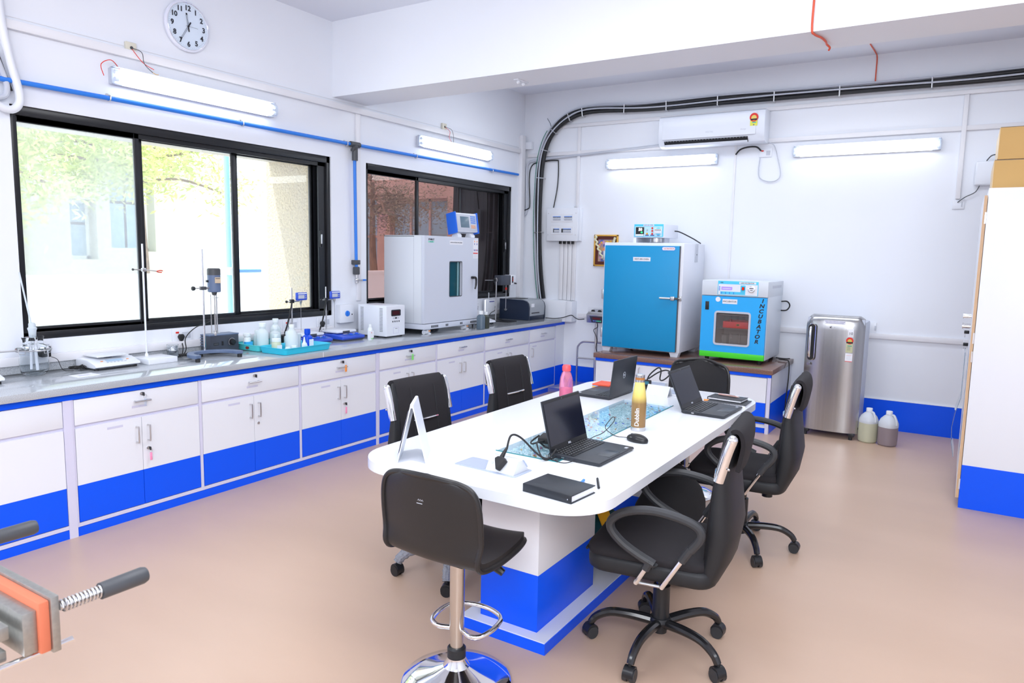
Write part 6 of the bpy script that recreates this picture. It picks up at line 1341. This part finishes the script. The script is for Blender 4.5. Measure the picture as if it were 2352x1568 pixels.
    m = MB(); m.cyl((0, 0, .12), (0, 0, .275), .034, M_blk, 20); m.lathe([(.040, .11), (.045, .125), (.040, .14)], M_blk, seg=20); m.cyl((0, 0, .275), (0, 0, .385 - drop), .024, M_bm, 18); m.lathe([(.028, .075), (.03, .10), (.03, .12)], M_blk, seg=18); m.build('gas_column', t)
    for k in range(5):
        a_ = R(spin + 72 * k); d_ = Vector((cos(a_), sin(a_), 0)); lm = M_wrap if wrap else M_bm
        pts = smooth([d_ * .03 + Vector((0, 0, .118)), d_ * .12 + Vector((0, 0, .128)), d_ * .205 + Vector((0, 0, .125)), d_ * .262 + Vector((0, 0, .098)), d_ * .285 + Vector((0, 0, .068))], 4)
        rads = [(.021 - .006 * i / (len(pts) - 1)) * (1.5 if wrap else 1) for i in range(len(pts))]
        if wrap: rads = [r_ * (1 + .10 * sin(i * 2.4)) for i, r_ in enumerate(rads)]
        m = MB(); m.tube(pts, rads, lm, 10); lo_ = m.build('leg', t)
        side = Vector((-d_.y, d_.x, 0)); tilt = R(40 * k + 15); sw = (side * cos(tilt) + d_ * sin(tilt)).normalized(); c = d_ * .287
        m = MB()
        for s_ in (-1, 1): m.cyl(c + sw * (.006 * s_) + Vector((0, 0, .026)), c + sw * (.023 * s_) + Vector((0, 0, .026)), .026, M_arm if not wrap else M_blk, 16)
        m.cyl(c + Vector((0, 0, .03)), c + Vector((0, 0, .075)), .007, M_blk, 8); m.cyl(c - sw * .02 + Vector((0, 0, .034)), c + sw * .02 + Vector((0, 0, .034)), .028, M_blk, 14)
        m.build('caster_wheel', lo_)
    return t
make_chair('black office chair nearest the camera on the right of the table', (-.945, 2.70, 0), R(188), spin=-28 + 180, drop=.018)
make_chair('black office chair on the right of the table, the one farther back', (-.955, 3.98, 0), R(185), spin=9 + 180, drop=.018)
make_chair('black office chair on the left side with bubble wrapped legs', (-2.085, 2.82, 0), R(-4), wrap=True, spin=160, drop=.045)
make_chair('black office chair on the left side, the farther one toward the back wall', (-2.09, 3.70, 0), R(-3), wrap=True, spin=20, drop=.045)

# ================================================================ bar stools
M_lea = mat('black_leather', (.018, .017, .018), .38, spec=.5, bump=(260, .15, .0008)); M_brownsteel = mat('pole_satin_steel', (.60, .57, .54), .25, 1)
def make_stool(label, loc, rz, hgt=.50, backh=.34):
    t = thing('bar_stool', label, 'stool', loc, rz, 'black leather swivel stools at the table ends'); z0 = hgt
    MB().lathe([(.205, 0), (.207, .006), (.200, .014), (.15, .030), (.09, .047), (.05, .066), (.036, .09), (.034, .105), (0, .105)], M_chrome, seg=56).build('base_dome', t)
    MB().lathe([(.035, .10), (.035, .135), (.030, .14)], M_blk, seg=24).build('collar', t)
    MB().cyl((0, 0, .13), (0, 0, .215), .0245, M_brownsteel, 24).cyl((0, 0, .205), (0, 0, z0 - .01), .0275, M_brownsteel, 28).build('pole', t)
    ring = smooth([(.0, .03, .205), (-.02, .075, .208), (.0, .115, .214), (.08, .125, .22), (.15, .095, .22), (.178, 0, .22), (.15, -.095, .22), (.08, -.125, .22), (.0, -.115, .214), (-.02, -.075, .208), (0, -.03, .205)], 6)
    MB().tube(ring, .0095, M_chrome, 12).build('footrest', t)
    MB().tube([(.03, -.02, z0 - .01), (.06, -.09, z0 - .02)], .005, M_steel, 8).tube([(.06, -.085, z0 - .02), (.068, -.125, z0 - .045), (.072, -.155, z0 - .062)], [.011, .017, .013], M_blk, 10).build('height_lever', t)
    MB().box((-.08, -.08, z0 - .012), (.08, .08, z0 + .012), M_blk, .005).build('seat_plate', t)
    prof = [(-.205, z0 + backh), (-.2045, z0 + backh * .985), (-.203, z0 + backh * .95), (-.201, z0 + backh * .88), (-.197, z0 + backh * .75), (-.192, z0 + backh * .58), (-.186, z0 + backh * .4), (-.182, z0 + .10), (-.172, z0 + .055), (-.145, z0 + .025), (-.10, z0 + .014), (-.02, z0 + .012), (.08, z0 + .020), (.14, z0 + .025), (.175, z0 + .023), (.198, z0 + .016), (.212, z0 + .004), (.220, z0 - .010)]
    hwid = [.118, .150, .178, .198, .209, .212, .211, .206, .202, .201, .203, .205, .203, .194, .180, .160, .132, .100]
    pr2 = smooth([(x, 0, z) for x, z in prof], 3); hw2 = [v.x for v in smooth([(h, 0, 0) for h in hwid], 3)]
    P = []
    for v, h in zip(pr2, hw2):
        row = []; bk_ = max(0, min(1, (v.z - z0 - .02) / .12)); bk_ = bk_ * bk_ * (3 - 2 * bk_)
        for j in range(17):
            u = -1 + j / 8
            row.append((v.x + .030 * u * u * bk_, u * h, v.z + .012 * u * u * (1 - bk_) + .014 * (1 - u * u) * max(0, (v.z - z0 - backh * .9) / (backh * .1))))
        P.append(row)
    m = MB(); m.grid(P, M_lea, .026); so = m.build('shell', t, sharp=60)
    edge = [Vector(r_[0]) for r_ in P] + [Vector(p_) for p_ in P[-1][1:-1]] + [Vector(r_[-1]) for r_ in reversed(P)] + [Vector(p_) for p_ in reversed(P[0][1:-1])]
    MB().tube(edge, .010, M_lea, 8, closed=True).build('piping', so)
    g_ = MB(); g_.M = Matrix.Translation((-.222, 0, z0 + backh * .78)) @ Matrix.Rotation(R(-90), 4, 'Z') @ Matrix.Rotation(R(90), 4, 'X')
    for k in range(3): g_.tube([(-.008 + k * .008, .004, .0), (-.004 + k * .008, .010, 0), (0 + k * .008, .004, 0)], .0006, M_pgrey, 4)
    g_.box((-.012, -.006, -.001), (.012, -.004, .0005), M_pgrey); g_.build('maker_mark', so)
    return t
make_stool('black leather stool at the near end of the table, back to the camera', (-1.50, 2.05, 0), R(90), .50, .335)
make_stool('black leather stool at the far end of the table', (-1.515, 4.68, 0), R(-95), .50, .385)

# ================================================================ padded rig at the left edge
rg = thing('padding_machine', 'steel machine with an orange lined plate and black handles at the left edge', 'laboratory machine', (-1.50, .60, 0))
Q = Matrix.Translation((1.50, -.60, 0)); M_sil = mat('orange_silicone', (.62, .17, .09), .5); M_alu = mat('worn_aluminium', (.42, .42, .40), .4, .85, noise=(120, .12))
def part(nm, f, par=rg):
    m = MB(); m.M = Q; f(m); return m.build(nm, par)
part('plate', lambda m: m.box((-1.95, .586, .885), (-1.306, .600, .988), M_alu, .002))
part('silicone_pad', lambda m: m.box((-1.95, .568, .889), (-1.310, .586, .983), M_sil, .003))
part('clamp_frame', lambda m: m.box((-1.95, .545, .893), (-1.318, .568, .970), M_alu, .002).box((-1.95, .50, .930), (-1.33, .53, .955), M_alu, .003).box((-1.95, .47, .885), (-1.345, .53, .905), M_alu, .003).box((-1.95, .40, .900), (-1.36, .50, .912), M_alu, .002))
for x, y0 in ((-1.306, .600), (-1.735, .60)):
    part('spring', lambda m: m.tube([(x + .0105 * cos(k * .6), y0 + .002 + .07 * k / 110, .966 + .0105 * sin(k * .6)) for k in range(111)], .0019, M_steel, 6).cyl((x, y0, .966), (x, y0 + .08, .966), .007, M_steel, 10))
    part('grip', lambda m: m.lathe([(0, y0 + .070), (.0155, y0 + .071), (.016, y0 + .10), (.0165, y0 + .150), (.014, y0 + .158), (0, y0 + .159)], M_dgrey, (x, 0, .966), 20, 'Y'))
part('guide_rod', lambda m: m.cyl((-1.335, .20, .882), (-1.335, .632, .882), .0055, M_chrome, 12))
part('guide_rod', lambda m: m.cyl((-1.425, .20, .897), (-1.425, .545, .897), .0055, M_chrome, 12))
part('stand', lambda m: m.box((-2.02, .36, .86), (-1.93, .62, 1.0), M_alu, .004).box((-2.00, .38, .05), (-1.94, .44, .87), M_alu, .003).box((-2.2, .15, 0), (-1.85, .50, .05), M_alu, .004).cyl((-1.97, .2, .882), (-1.335, .2, .882), .006, M_chrome).cyl((-1.97, .2, .882), (-1.97, .40, .882), .006, M_chrome).cyl((-1.425, .2, .882), (-1.425, .2, .897), .006, M_chrome))
